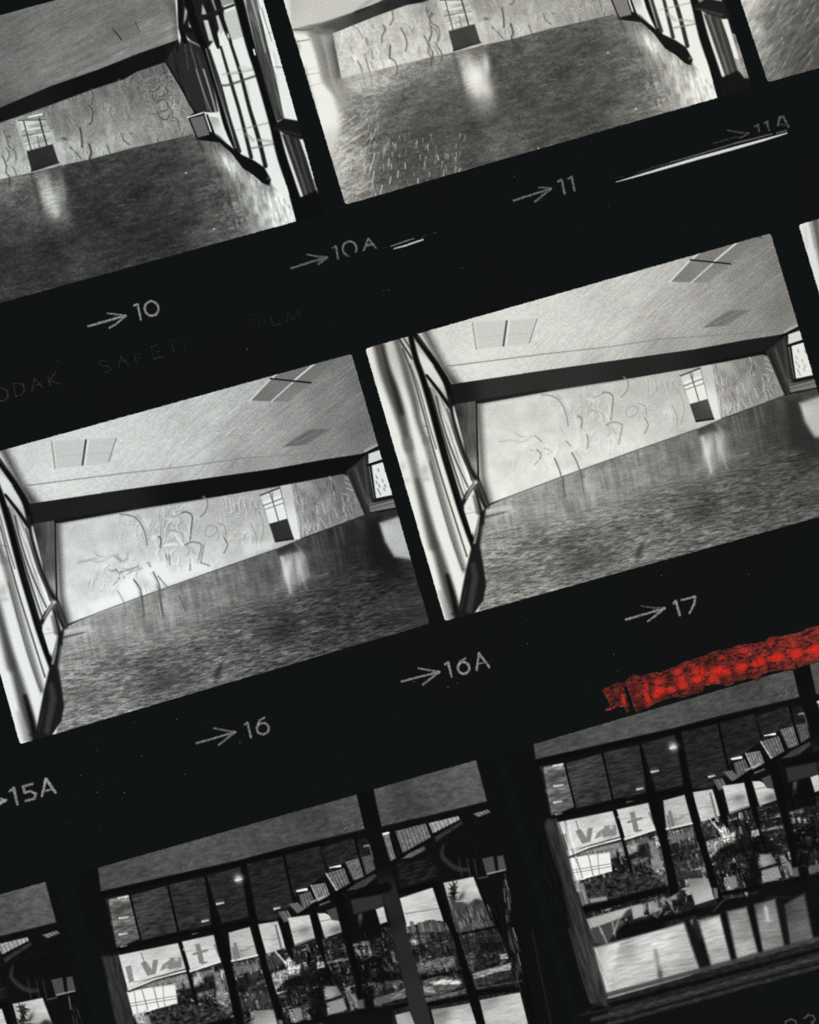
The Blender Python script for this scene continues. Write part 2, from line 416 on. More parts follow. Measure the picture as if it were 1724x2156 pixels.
    # fade into the window wall
    s.fill([(885, 690), (896, 690), (934, 765), (968, 808), (950, 812)], 40, soft=16, a=.95)
    s.line([(935, 772)] + K1(1724, 545) + K6(500, 775, 800, 730, 1150, 705, 1500, 675), [2.4, 2.0, 1.8, 1.6, 1.5, 1.3], 118, a=.8, part='cornice_line', parent=ce)
    s.fill([(1650, 697), (1686, 680), (1686, 690), (1650, 706)], 190, soft=4, a=.8)
    p1 = s.fill(K1(830, 160, 1610, 120, 1520, 430, 870, 490), 200, soft=2, a=.7, part='ceiling_panel', parent=ce)
    s.line(K1(830, 165, 875, 490), 1.8, 120, a=.8); s.line(K1(855, 165, 895, 480), 1.5, 240, a=.6)
    s.line(K1(1245, 150, 1205, 445), 3.6, 62, lab=p1); s.line(K1(1275, 150, 1238, 440), 2.6, 246, a=.8)
    s.line(K1(1612, 125, 1520, 410), 1.8, 110, a=.9)
    s.line(K1(890, 345, 1540, 300), 1.2, 170, a=.5)
    p2 = s.fill(K6(860, 395, 1040, 215, 1255, 150, 1385, 140, 1210, 290, 1080, 402), [(1430, 580, 118), (1500, 540, 122), (1580, 500, 122), (1500, 595, 138)], soft=2, a=.9, part='ceiling_panel', parent=ce)
    s.line(K6(858, 396, 972, 272), 2.4, 228); s.line(K6(985, 265, 1042, 215), 3.2, 222); s.line(K6(982, 400, 1105, 290), 2.4, 225); s.line(K6(1115, 278, 1262, 155), 3.4, 225)
    s.line(K6(975, 268, 1210, 292), 3.0, 26); s.line(K6(1350, 128, 1390, 138), [3, 4], 60, a=.7)
    p3 = s.fill(K6(1045, 664, 1200, 563, 1330, 558, 1180, 650), 106, soft=2.5, a=.85, part='ceiling_panel', parent=ce)
    s.line(K6(1120, 640, 1260, 570), 2, 160, a=.5); s.line(K6(1170, 640, 1310, 565), 3, 140, a=.4)
    # beam
    be = s.fill([(935, 812)] + [(950, 809), (1150, 780)] + K6(500, 860, 1000, 790, 1300, 735, 1500, 705) + [(1643, 716)] + K6(1440, 792, 1100, 860) + K7(1120, 50, 800, 105, 420, 165, 30, 235) + [(1005, 846), (953, 853)],
        [(960, 830, 26), (1050, 825, 48), (1200, 800, 46), (1350, 780, 38), (1550, 740, 28)] if not dark else [(960, 830, 30), (1100, 815, 32), (1300, 780, 18), (1550, 740, 16)], part='beam')
    s.line([(953, 853), (1000, 846), (1150, 822)], 5, 18, a=.6, soft=3)
    # carved wall
    wa = s.fill([(1003, 850)] + K7(30, 238, 420, 168, 800, 108, 1120, 53, 1440, -8, 1475, 0) + [(1621, 738), (1652, 833)] + K7(1230, 316, 1110, 366, 780, 481, 430, 606, 70, 741) + [(1023, 1064), (1007, 1010)],
        [(1060, 900, 214), (1100, 960, 226), (1060, 1030, 230), (1150, 880, 212), (1200, 950, 224), (1230, 840, 200), (1300, 830, 196), (1330, 900, 212), (1380, 820, 184), (1400, 880, 204), (1440, 860, 200), (1500, 800, 170), (1560, 790, 140), (1600, 760, 118), (1620, 820, 140), (1560, 850, 158), (1180, 1000, 234), (1300, 950, 226), (1100, 1040, 234)],
        part='carved_wall')
    s.streaks(K7(20, 240, 1560, 0, 1560, 200, 70, 740), 10, 26, 22, 0.07, seed=11, only=[wa]); s.streaks(K7(1200, 40, 1560, 0, 1560, 200, 1230, 320), 80, 26, 10, 0.16, seed=12, only=[wa])
    s.fill([(1000, 845), (1012, 845), (1020, 1000), (1036, 1062), (1018, 1066)], 50, soft=13, a=.85, only=[wa])
    s.line([(1006, 853)] + K7(420, 170, 800, 112), 3, 140, a=.5, soft=3)
    def R(pts, w=2, t=125, a=.7):
        s.curve([(x - 2.6, y - .6) for x, y in pts], w * .9, 240 if t < 150 else t - 30, a=a * .45, soft=2.2)
        s.curve(pts, w, t, a=a * .92, soft=2.0)
    wbox = K7(40, 230, 1470, 0, 1560, 200, 1230, 320, 70, 745)
    s.relief(K7(330, 190, 1120, 60, 1110, 360, 480, 590, 120, 560, 300, 350), [wa], 28 if dark else 17, size=10, seed=2, thr=.52)
    s.relief(K7(330, 190, 1120, 60, 1110, 360, 480, 590, 120, 560, 300, 350), [wa], 18 if dark else 9, size=5, seed=6, thr=.55)
    s.relief(K7(1180, 50, 1470, 0, 1560, 200, 1230, 320), [wa], 42, size=7, seed=4, thr=.45, ang=10)
    k_ = .95 if dark else .75
    R(K7(330, 192, 400, 205, 440, 250, 458, 300, 466, 348), 2.6, 118, k_); R(K7(428, 200, 455, 225, 475, 262), 4, 235, .6); R(K7(418, 195, 440, 215), 2, 150, .5)
    R(K7(515, 300, 535, 315, 532, 358), 3, 90, k_); R(K7(500, 305, 512, 350), 5, 240, .6); R(K7(575, 195, 600, 205, 625, 195, 640, 178), 2.4, 140, .6)
    R(K7(560, 215, 590, 220, 600, 240), 3, 235, .6); R(K7(640, 185, 660, 180, 690, 200, 688, 250, 680, 320), 3, 100, k_); R(K7(655, 285, 672, 318), 4, 238, .6); R(K7(672, 255, 680, 300), 3.4, 238, .5)
    R(K7(575, 275, 600, 272, 640, 290, 645, 325), 2.4, 135, .6); R(K7(750, 105, 768, 135, 755, 180, 730, 205), 2.6, 120, k_); R(K7(760, 300, 755, 272, 780, 248, 815, 262, 800, 295, 770, 305), 2.2, 132, .6)
    R(K7(815, 235, 850, 250, 858, 290), 2.4, 130, .6); R(K7(850, 310, 868, 345, 850, 385), 2.4, 110, k_); R(K7(655, 345, 690, 330, 735, 342, 732, 380, 720, 440), 2.6, 120, k_); R(K7(700, 345, 725, 372), 3.5, 236, .5)
    R(K7(665, 345, 680, 375, 670, 400), 2, 150, .5); R(K7(690, 360, 705, 390), 2, 150, .5); R(K7(560, 395, 568, 425, 562, 462), 3, 105, .7); R(K7(455, 425, 470, 440, 480, 452), 2.6, 120, .7)
    R(K7(300, 398, 320, 415, 335, 430), 2.4, 120, .7); R(K7(398, 512, 415, 550, 432, 600), 2.8, 75, .85); R(K7(485, 485, 505, 520, 525, 570), 2.8, 85, .85); R(K7(505, 482, 525, 505), 2, 140, .5)
    R(K7(310, 470, 330, 490, 325, 515), 3, 110, .7); R(K7(300, 545, 315, 525), 2.4, 120, .6); R(K7(345, 460, 375, 470), 2, 130, .6); R(K7(360, 495, 385, 478), 2, 130, .5); R(K7(275, 470, 290, 472), 3, 130, .5)
    R(K7(130, 430, 180, 422, 240, 430, 290, 400), 2, 175, .5); R(K7(205, 380, 225, 400, 255, 405), 2, 165, .5); R(K7(590, 270, 620, 300, 600, 320), 2, 155, .5); R(K7(425, 350, 440, 375), 2, 165, .4)
    R(K7(985, 130, 1000, 160, 1010, 190), 2, 135, .5); R(K7(1010, 165, 1040, 220, 1045, 280, 1030, 340), 2.2, 130, .5); R(K7(985, 240, 1010, 300, 1012, 355), 2.2, 120, .5); R(K7(940, 280, 975, 285), 4, 235, .4); R(K7(968, 262, 985, 285), 3, 235, .5)
    R(K7(1180, 50, 1195, 90, 1215, 140), 3.4, 200, .7); R(K7(1205, 40, 1225, 130, 1250, 160), 2.4, 110, .6); R(K7(1310, 50, 1330, 90, 1300, 135, 1270, 140), 2.4, 105, .6)
    for x0, y0, dx, dy, t in [(1210, 190, 16, 50, 220), (1240, 215, 10, 45, 215), (1255, 240, 12, 45, 220), (1310, 150, 8, 36, 225), (1290, 180, 20, 50, 100), (1340, 140, 14, 50, 215), (1330, 210, 30, 48, 205), (1380, 180, 12, 50, 110), (1400, 160, 16, 46, 205), (1440, 110, 12, 40, 215),
                          (1450, 10, 30, 14, 205), (1455, 35, 32, 14, 205), (1460, 62, 32, 10, 205), (1375, 5, 10, 18, 210), (1440, 90, 25, 5, 200), (1480, 120, 10, 40, 120), (1420, 140, 14, 30, 110), (1270, 200, 12, 30, 105), (1360, 190, 8, 40, 105)]:
        s.line(K7(x0, y0, x0 + dx, y0 + dy), 2.6, t, a=.6, soft=2)
    if dark:          # print 16 carries deeper relief and burnt-out patches low on the wall
        D3 = crop(0, 1050, 3.92, (-886, 252)); D4 = crop(250, 1050, 2.463, (-886, 252))
        for q in [(740, 860, 1000, 770, 1030, 850, 760, 950), (1000, 700, 1090, 650, 1150, 790, 1050, 850)]:
            s.fill(D3(*q), 250, soft=9, a=.9)
        s.fill(D4(0, 440, 80, 400, 110, 480, 0, 520), 248, soft=8, a=.9)
        s.fill(D4(120, 340, 260, 320, 280, 420, 180, 450, 120, 400), 248, soft=9, a=.8)
        s.fill(D4(240, 400, 420, 320, 470, 370, 250, 450), 244, soft=10, a=.8); s.fill(D4(640, 230, 800, 215, 800, 255, 650, 300), 240, soft=8, a=.6)
        for q, t in [((970, 460, 1010, 510, 1050, 500, 1060, 450), 165), ((640, 535, 720, 515, 800, 490), 185), ((1000, 600, 1030, 650), 120), ((920, 600, 960, 580), 120), ((980, 760, 1030, 850), 175), ((1060, 610, 1176, 570), 175)]:
            R(D3(*q), 2.6, t, .7)
        for q in [(180, 380, 205, 430, 215, 470), (80, 420, 110, 460, 122, 510)]: R(D4(*q), 3, 85, .9)
        for q in [(215, 530, 232, 610), (122, 515, 135, 600), (315, 500, 345, 580)]: R(D4(*q), 3, 70, .6)
        for q in [(205, 400, 255, 460), (440, 240, 425, 330), (425, 330, 470, 345), (370, 340, 370, 370), (150, 320, 165, 350), (260, 290, 265, 340), (15, 380, 100, 350)]: R(D4(*q), 3, 130, .8)
        for q in [(240, 240, 300, 235), (175, 205, 200, 190), (290, 180, 330, 240), (120, 330, 150, 320), (45, 380, 10, 400)]: R(D4(*q), 6, 245, .7)
    s.line(K7(70, 741, 430, 606, 780, 481, 1110, 366), 1.8, 70, a=.75, soft=1.6); s.line(K7(1230, 316, 1380, 262, 1552, 196), 2.4, 55, a=.8, soft=1.8)
    # doorway in the carved wall
    dr = s.fill(K7(1030, 93, 1125, 58, 1166, 215, 1200, 318, 1108, 330, 1078, 240), 236, soft=1.4, part='doorway', parent=wa)
    s.fill(K7(1030, 95, 1128, 60, 1136, 95, 1042, 128), 205, soft=2, a=.7)
    for q, w, t in [((1030, 98, 1128, 60), 3.2, 45), ((1076, 80, 1100, 150, 1122, 225), 2.4, 85), ((1045, 150, 1142, 112), 2.0, 80), ((1055, 168, 1150, 135), 1.8, 110), ((1090, 85, 1092, 125), 1.6, 80), ((1130, 60, 1168, 215), 1.8, 120)]:
        s.line(K7(*q), w, t, a=.9, part=None)
    s.fill(K7(1076, 240, 1166, 214, 1200, 318, 1106, 332), [(1460, 865, 62), (1485, 850, 84), (1480, 875, 66)], soft=1.4, part='low_door', parent=wa)
    s.line(K7(1108, 326, 1200, 312), 3, 22)
    if dark: s.fill(K7(1076, 240, 1166, 214, 1200, 318, 1106, 332), 34, a=.6)
    s.fill(K7(1130, 52, 1182, 42, 1232, 314, 1202, 320, 1166, 210), [(1488, 790, 196), (1500, 850, 232), (1510, 880, 230)], soft=2, part='door_jamb', parent=wa)
    # column and window beyond, right edge
    co = s.fill([(1612, 741), (1643, 716), (1655, 703), (1672, 797), (1680, 826), (1652, 834)], 46, soft=1.6, part='column')
    s.line([(1632, 735), (1655, 800), (1668, 826)], 6, 92, a=.6, soft=3); s.line([(1650, 720), (1660, 800)], 4, 95, a=.5, soft=3); s.line([(1620, 742), (1655, 832)], 3, 25, a=.8)
    s.line([(1662, 800), (1672, 828)], 4, 120, a=.5)
    wi = s.fill([(1655, 704), (1900, 610), (1900, 740), (1680, 826), (1668, 797)], 22, part='far_window')
    s.fill(K6(1545, 702, 1632, 672, 1700, 650, 1724, 700, 1545, 762), 216, part='window_pane', parent=wi)
    s.fill(K6(1548, 775, 1645, 745, 1800, 700, 1800, 900, 1692, 938, 1578, 962), 232, part='window_pane', parent=wi)
    s.line(K6(1500, 716, 1622, 654, 1724, 615), 5, 14, lab=wi); s.line(K6(1540, 768, 1645, 735, 1724, 705), 4.2, 14, lab=wi)
    s.line(K6(1556, 765, 1585, 962), [5, 4], 18, lab=wi)
    for x, y in K6(1600, 790, 1640, 795, 1655, 800, 1625, 850, 1590, 860, 1605, 880, 1640, 880, 1600, 905, 1610, 925, 1635, 900, 1590, 830): s.line([(x, y), (x + 2, y + 5)], 2.2, 120 if not dark else 70, a=.7)
    s.fill(K7(1576, 140, 1800, 90, 1800, 145, 1580, 182), 120, soft=2, a=1, part='window_sill', parent=wi)
    s.line(K7(1580, 148, 1724, 108), 2.4, 40, a=.8); s.line(K7(1585, 165, 1724, 128), 2, 50, a=.6); s.line(K7(1580, 186, 1724, 158), 3, 18, a=.9)
    # pilaster beside the carved wall
    pi_ = s.fill([(950, 852), (1001, 844), (1005, 905), (1006, 1012), (1028, 1066), (1015, 1068), (985, 1010), (958, 900)],
        [(960, 870, 34), (975, 900, 52), (992, 900, 108), (998, 980, 150), (985, 860, 80), (975, 950, 48), (988, 960, 110), (994, 1010, 120), (1010, 1045, 45), (1000, 850, 92)], soft=1.8, part='pilaster')
    s.streaks([(950, 850), (1005, 845), (1010, 1010), (985, 1010)], 85, 40, 4, 0.2, seed=14, only=[pi_])
    s.line([(1003, 846), (1004, 905), (1007, 1005), (1012, 1035)], [2.4, 3, 3.4, 3], 14)
    # window wall
    ww = s.fill([(700, 760), (740, 690), (887, 700), (925, 770), (948, 812), (957, 860), (975, 930), (990, 1012), (1018, 1068), (1010, 1160), (1018, 1240), (998, 1330), (920, 1340)],
        [(780, 760, 228), (800, 860, 236), (870, 1000, 236), (900, 1200, 238), (850, 740, 190)], soft=2, part='window_wall')
    s.lab[s.lab == 0] = ww
    WG = K5(230, 60, 320, 60, 560, 850, 840, 1700, 790, 1990, 760, 2080, 630, 2080, 100, 110)
    def sub(): return ww
    g1 = s.newpart('window_post', ww)
    s.curve(K5(200, 95, 240, 260, 290, 400, 345, 560, 385, 700, 420, 850), [24, 24, 26, 24, 20, 17], 74, soft=8, lab=g1, a=.95)
    s.curve(K5(225, 100, 270, 280, 320, 430, 365, 590), [4, 8, 12, 10], 32, soft=6, a=.8, lab=g1)
    s.curve(K5(410, 800, 450, 950, 500, 1150, 560, 1400, 600, 1560), [18, 17, 18, 20, 22], 112, soft=8, lab=g1, a=.9)
    s.curve(K5(480, 1080, 530, 1270, 590, 1480, 640, 1640, 700, 1850, 760, 2080), [6, 8, 14, 20, 24, 26], 62, soft=8, lab=g1, a=.9)
    s.curve(K5(700, 1780, 745, 1940, 775, 2080), [8, 12, 14], 20, soft=5, lab=g1); s.curve(K5(650, 1900, 715, 2080), [6, 18], 150, soft=7, a=.7)
    g2 = s.newpart('window_post', ww)
    s.curve(K5(330, 60, 375, 200, 420, 360, 465, 520, 490, 640, 545, 800), [12, 14, 16, 15, 12, 12], 88, soft=7, lab=g2, a=.9)
    s.curve(K5(545, 790, 590, 950, 640, 1130, 700, 1340, 760, 1540, 825, 1740), [14, 15, 13, 12, 12, 10], 118, soft=6, lab=g2, a=.9)
    s.curve(K5(575, 950, 650, 1230, 730, 1500, 815, 1740), 3, 70, soft=3, a=.8)
    bars = s.newpart('glazing_bar', ww)
    for q, w, t in [((375, 120, 430, 260, 480, 420, 540, 640, 600, 860, 665, 1080, 735, 1300, 845, 1640), 3.0, 58), ((430, 235, 500, 430, 560, 650, 620, 850), 2.6, 95), ((350, 50, 440, 190), 3.5, 40), ((385, 45, 460, 160), 3, 60)]:
        s.curve(K5(*q), w, t, soft=2.2, lab=bars)
    s.fill(K5(440, 215, 480, 215, 640, 750, 760, 1180, 690, 960, 560, 560), 195, soft=3, a=.55)
    s.line(K5(525, 680, 560, 690), 3, 100, a=.5); s.blob(*K5(535, 1010)[0], 9, 14, 0, 165, .6); s.blob(*K5(545, 1075)[0], 10, 5, 0, 175, .6); s.blob(*K5(375, 980)[0], 7, 10, 0, 190, .6); s.blob(*K5(405, 1080)[0], 9, 5, 0, 185, .5)
    s.line(K5(400, 1110, 440, 1100), 2, 200, a=.4)
    # right hand part beyond the black main mullion
    s.fill(K5(480, 130, 620, 250, 735, 480, 745, 620, 870, 1060, 915, 1160, 820, 1230, 720, 980, 560, 420), [(900, 770, 226), (925, 800, 224), (935, 900, 186), (950, 960, 205), (970, 1020, 225), (905, 830, 140)], soft=2, a=1)
    s.streaks(K5(520, 320, 735, 520, 900, 1160, 820, 1230, 600, 560), 71, 60, 4, 0.30, seed=15)
    for q, w, t in [((550, 315, 640, 430, 720, 545), (5.5, 7, 8), 18), ((570, 410, 640, 640, 720, 900, 820, 1200), 3.6, 60), ((620, 470, 660, 640, 740, 880, 850, 1130), 3.2, 62), ((720, 545, 790, 800, 880, 1080), 3.0, 56), 
                    ((700, 560, 800, 880, 900, 1060), (2, 3, 5), 40)]:
        s.curve(K5(*q), list(w) if isinstance(w, tuple) else w, t, soft=2.2, lab=bars)
    fr = s.newpart('window_head', ww)
    s.curve(K5(455, 5, 560, 150, 640, 270, 700, 380, 735, 520), [11, 12, 13, 14, 13], 16, soft=3, lab=fr); s.line(K5(465, 72, 520, 150, 600, 245), [2, 3.4, 2], 200, a=.9, soft=1.6); s.line(K5(480, 30, 560, 130), 1.5, 90, a=.7)
    s.curve(K5(720, 480, 745, 640, 800, 820, 870, 1000, 930, 1100, 990, 1270), [8, 7, 8, 9, 10, 12], 30, soft=4, lab=fr); s.curve(K5(790, 860, 860, 1010, 930, 1200), 3, 95, soft=3, a=.5)
    s.curve(K5(930, 1100, 965, 1200, 995, 1270), 4, 95, soft=3, a=.7); s.curve(K5(905, 1150, 945, 1300, 955, 1400), [6, 9, 8], 30, soft=4, lab=fr)
    mm = s.newpart('main_mullion', ww)
    s.curve(K5(432, 25, 470, 190, 520, 330, 580, 530, 640, 750, 690, 930, 745, 1110, 800, 1290, 850, 1440, 895, 1570), [11, 12, 13, 14, 15, 15, 15, 15, 14, 12], 13, soft=3.2, lab=mm)
    s.curve(K5(660, 820, 740, 1080, 840, 1400), 2, 45, a=.5)
    le = s.newpart('window_ledge', ww)
    s.curve(K5(815, 1250, 850, 1180, 915, 1090), [9, 9, 6], 28, soft=3, lab=le); s.curve(K5(835, 1215, 870, 1150, 905, 1105), [2, 4, 4], 165, soft=2, lab=le); s.blob(*K5(910, 1095)[0], 4, 4, 0, 240, .9)
    s.fill(K5(822, 1295, 860, 1230, 890, 1200, 925, 1325, 880, 1480), 236, soft=2.2, part='window_pane', parent=ww); s.line(K5(830, 1330, 910, 1312), 1.4, 130, a=.7); s.line(K5(895, 1200, 925, 1320), [5, 8], 60, a=.7, soft=4); s.blob(*K5(868, 1290)[0], 6, 3, 0, 200, .7)
    sk = s.fill(K5(940, 1325, 985, 1280, 965, 1420, 945, 1560, 965, 1700, 985, 1850, 965, 1960, 905, 2050, 870, 2110, 760, 2110, 790, 1985, 835, 1750, 880, 1560), 27, soft=3, part='window_foot', parent=ww)
    s.line(K5(935, 1340, 920, 1450, 900, 1540), [3, 5, 5], 150, a=.9, soft=2.4); s.line(K5(890, 1700, 905, 1800, 860, 2040), [10, 14, 12], 66, a=.7, soft=5); s.line(K5(840, 1870, 800, 2040), 2, 70, a=.5)
    s.line(K5(960, 1420, 950, 1560, 975, 1700), [4, 8, 4], 150, a=.5, soft=5)
    s.line(K5(800, 1780, 832, 1755), 2, 180, a=.5); s.line(K5(740, 2060, 850, 2055), 6, 25, a=.6, soft=4)
    s.fill(K5(60, 100, 100, 96, 165, 420, 60, 420), 170, soft=6, a=.0)

def solve_affine(src, dst):
    A = np.array([[x, y, 1] for x, y in src], float)
    B = np.array(dst, float)
    c, _, _, _ = np.linalg.lstsq(A, B, rcond=None)
    return (c[0, 0], c[1, 0], c[2, 0], c[0, 1], c[1, 1], c[2, 1])

G_HALL = 'prints of the empty hall in the middle strip'
s = Sheet([(767, 733), (1623, 489), (1797, 1070), (935.5, 1309.6)], STEP)
paint_hall_left(s)
emit_print(s, 'pale print of an empty hall with carved wall, above the number 17', G_HALL, tint=(2, 0, -4))
AFF16 = solve_affine([(60, 1059), (766, 1085), (143, 1318), (74, 1532), (600, 1137), (741, 743)], [(950, 809), (1651, 834), (1023, 1068), (966, 1272), (1486, 888), (1623, 489)])
s = Sheet([(-124, 982), (741, 743), (906, 1314), (41, 1569)], STEP, aff=AFF16)
paint_hall_left(s, dark=True)
def tone16(s):
    fl = [i for i, n in enumerate(s.names) if n in ('floor',)]
    m = np.isin(s.lab, fl); g = np.clip((s.py + s.px * .27 - 1300) / 260, 0, 1)
    s.t = np.where(m, 255 * (np.clip(s.t, 0, 255) / 255) ** (1.02 + .30 * np.clip((s.px - 250) / 450, 0, 1)), s.t)
    wl = [i for i, n in enumerate(s.names) if n == 'carved_wall']
    m = np.isin(s.lab, wl); s.t = np.where(m, 255 * (np.clip(s.t, 0, 255) / 255) ** 1.18, s.t)
    ce = [i for i, n in enumerate(s.names) if n in ('ceiling', 'ceiling_panel')]
    m = np.isin(s.lab, ce); s.t = np.where(m, 255 * (np.clip(s.t, 0, 255) / 255) ** 1.12, s.t)
tone16(s)
emit_print(s, 'print of the empty hall with darker floor, above the number 16', G_HALL, tint=(-2, 1, 1))
s = Sheet([(1679, 472), (2530, 235), (2700, 805), (1851, 1048)], STEP)
s.names[0] = 'print_border'
def paint_sliver(s):
    ww = s.fill([(1660, 440), (1800, 430), (1800, 900), (1660, 900)], 225, part='window_wall')
    g = s.newpart('window_post', ww)
    s.line([(1714, 450), (1722, 500), (1745, 600), (1790, 760)], [20, 16, 20, 24], 95, soft=8, lab=g); s.line([(1706, 470), (1716, 520)], 5, 150, soft=4, lab=g, a=.7); s.line([(1694, 480), (1700, 520)], 4, 190, a=.5, soft=4)
paint_sliver(s)
emit_print(s, 'sliver of a bright window print cut off by the right edge, next print after 17', G_HALL)

# ------------------------------------------------------------------ picture: hall with the window wall at the right
OFF11 = (888, -253)
A1 = crop(0, 0, 3.831)            # print 10, left
B1 = crop(350, 0, 3.831)          # print 10, window wall
D1 = crop(700, 0, 3.831, OFF11)   # print 11, left
E1 = crop(1050, 0, 2.558, OFF11)  # print 11, right
F1 = crop(0, 350, 2.463)          # print 10, floor
B2 = crop(350, 0, 3.831, OFF11)   # print 11, extreme left

def paint_hall_right(s, pale=False):
    """reference positions are those of the print numbered 10; tones too"""
    s.names[0] = 'print_border'
    g = (lambda t: t) if not pale else (lambda t: 255 * (t / 255.0) ** 1.27)   # readings taken on the paler print 11
    # floor
    fl = s.fill([(-400, 420)] + D1(70, 630, 500, 530, 950, 420) + A1(0, 1450, 230, 1400, 470, 1340, 720, 1290, 1060, 1200, 1550, 1090, 1900, 1000) + [(900, 420), (900, 700), (-400, 900)],
        [(20, 400, 108), (60, 420, 92), (150, 380, 62), (210, 360, 66), (270, 340, 62), (340, 330, 62), (400, 330, 78), (430, 350, 92), (420, 390, 66), (300, 420, 52), (200, 440, 48), (100, 520, 50), (20, 480, 62),
         (10, 610, 58), (100, 590, 56), (250, 540, 54), (360, 490, 50), (400, 460, 58), (460, 420, 72), (480, 460, 88), (540, 470, 130), (520, 430, 125), (300, 480, 46), (440, 490, 78), (0, 540, 48), (180, 560, 60), (600, 470, 190)] +
        ([(x / 3.831 + 700 - 888, y / 3.831 + 253, g(t)) for x, y, t in [(200, 700, 172), (350, 650, 168), (600, 600, 150), (850, 520, 128), (700, 750, 105), (300, 850, 128), (500, 900, 92), (800, 900, 72), (150, 1000, 130), (300, 1100, 100), (600, 1200, 86), (800, 1100, 78), (1000, 800, 74), (1000, 1000, 80), (1150, 1000, 78), (200, 1400, 135), (120, 1550, 135), (50, 1300, 185), (400, 1400, 98), (700, 1380, 84), (1000, 1250, 92), (1300, 1150, 96), (1500, 600, 84), (1600, 1000, 82), (1400, 500, 92), (1600, 350, 104)]] +
         [(x / 2.558 + 1050 - 888, y / 2.558 + 253, g(t)) for x, y, t in [(100, 350, 92), (300, 400, 84), (500, 300, 82), (700, 450, 88), (100, 600, 84), (300, 650, 86), (500, 600, 88), (700, 560, 96), (100, 780, 96), (850, 430, 130), (900, 550, 160), (700, 300, 104), (800, 270, 110)]] if pale else []),
        part='floor')
    box = [(-320, 330), (740, 250), (740, 700), (-320, 700)]
    s.streaks(box, -16, 22, 6, .22, seed=21, only=[fl]); s.streaks(box, -16, 60, 30, .20, seed=22, only=[fl]); s.streaks(box, -15, 6, 4, .26, seed=23, only=[fl])
    rg = np.random.RandomState(11)
    for k in range(70):
        x = rg.uniform(200, 560); y = rg.uniform(395, 620) - x * .05
        s.line([(x, y), (x + rg.uniform(4, 16), y - rg.uniform(0, 4))], 1.6, 120, a=rg.uniform(.2, .6), soft=1.5)
    for x, y in F1(1110, 325) + A1(1500, 1395) + F1(900, 505): s.blob(x, y, 2, 2, 0, 220, .9)
    if pale:      # curved streaks of light on the floor tiles near the bright left side
        for k in range(230):
            u = rg.uniform(0, 1); x = -180 + u ** 1.3 * 270; y = rg.uniform(475, 690)
            if x > -90 and y < 540: continue
            L = rg.uniform(5, 17); lean = math.radians(-62 - 25 * min(1, (x + 180) / 120) + rg.uniform(-12, 12) + (30 if y < 560 and x < -120 else 0))
            s.line([(x, y), (x + L * math.cos(lean) * 1.1, y + L * math.sin(lean))], [1, 2.2], 215 if x < -100 else 180, a=rg.uniform(.3, .75), soft=1.5)
        for k in range(60):
            x = rg.uniform(-195, -130); y = rg.uniform(520, 690)
            s.line([(x, y), (x + rg.uniform(14, 34), y - rg.uniform(8, 22))], [3, 1.4], 205, a=.5, soft=2.4)
        for q in [(400, 1495, 385, 1570), (470, 1425, 460, 1480), (340, 1235, 320, 1330), (585, 1320, 588, 1360), (530, 1380, 525, 1430), (455, 1280, 450, 1340), (850, 1255, 855, 1290), (335, 1380, 318, 1480), (690, 1440, 688, 1480), (1660, 1195, 1655, 1225), (240, 1215, 225, 1250)]:
            s.line(D1(*q), 2, 205, a=.85)
    # reflection of the bright doorway
    rf = s.newpart('window_reflection', fl)
    s.blob(*A1(330, 1460)[0], 15, 22, -10, 160, .6, lab=rf, only=[fl, rf]); s.blob(*A1(500, 1500)[0], 8, 32, -8, 150, .55, only=[fl, rf])
    s.blob(*A1(400, 1600)[0], 24, 34, -12, 178, .8, lab=rf); s.blob(*A1(405, 1600)[0], 11, 17, -14, 255, .95, lab=rf); s.blob(*A1(440, 1700)[0], 13, 20, -14, 215, .75, lab=rf); s.blob(*A1(350, 1570)[0], 7, 16, -10, 205, .5)
    s.blob(*F1(345, 270)[0], 12, 14, 0, 130, .5); s.blob(*A1(510, 1590)[0], 6, 26, -6, 150, .45)
    s.line(A1(300, 1420, 330, 1540), 3, 110, a=.3, soft=3); s.line(A1(245, 1380, 290, 1520, 330, 1700), [8, 12, 8], 40, a=.5, soft=6)
    s.blob(*A1(395, 1540)[0], 17, 40, -12, 150, .5, lab=rf, only=[fl, rf]); s.blob(*A1(380, 1500)[0], 9, 22, -8, 205, .55); s.blob(*A1(470, 1560)[0], 5, 26, -8, 190, .5); s.streaks(A1(270, 1400, 560, 1400, 600, 1800, 320, 1800), -20, 12, 3, .18, seed=38)
    if pale:
        s.blob(*D1(1160, 620)[0], 18, 30, -6, 245, .9); s.blob(*D1(1240, 520)[0], 7, 22, -4, 225, .7); s.blob(*D1(1230, 720)[0], 16, 22, -20, 235, .7); s.blob(*D1(1220, 840)[0], 20, 26, -10, 135, .5)
    # ceiling
    ce = s.fill([(-420, 380), (-420, -400), (900, -400), (500, -20)] + A1(1450, 0, 1440, 320, 1100, 440, 800, 560, 400, 700, 0, 870) + D1(0, 150) + B2(1020, 235),
        [(20, 60, 104), (100, 40, 112), (30, 140, 118), (110, 150, 124), (200, 100, 120), (250, 60, 104), (330, 30, 116), (340, 80, 134), (290, 110, 128), (60, 200, 112), (180, 140, 122), (250, 100, 132), (360, 70, 154), (10, 210, 100), (370, 20, 120)] +
        ([(-250, 280, g(205)), (-100, 262, g(196)), (-180, 245, g(190)), (0, 230, g(170)), (-200, 270, g(200))] if pale else [(-200, 280, 160)]), part='ceiling')
    s.streaks([(-100, 300), (-60, -60), (420, -60), (420, 120)], -24, 70, 9, .13, seed=25, only=[ce]); s.streaks([(-100, 300), (-60, -60), (420, -60), (420, 120)], -30, 10, 4, .10, seed=26, only=[ce])
    s.fill(A1(0, -10, 0, 120, 430, 0), 20, soft=2)
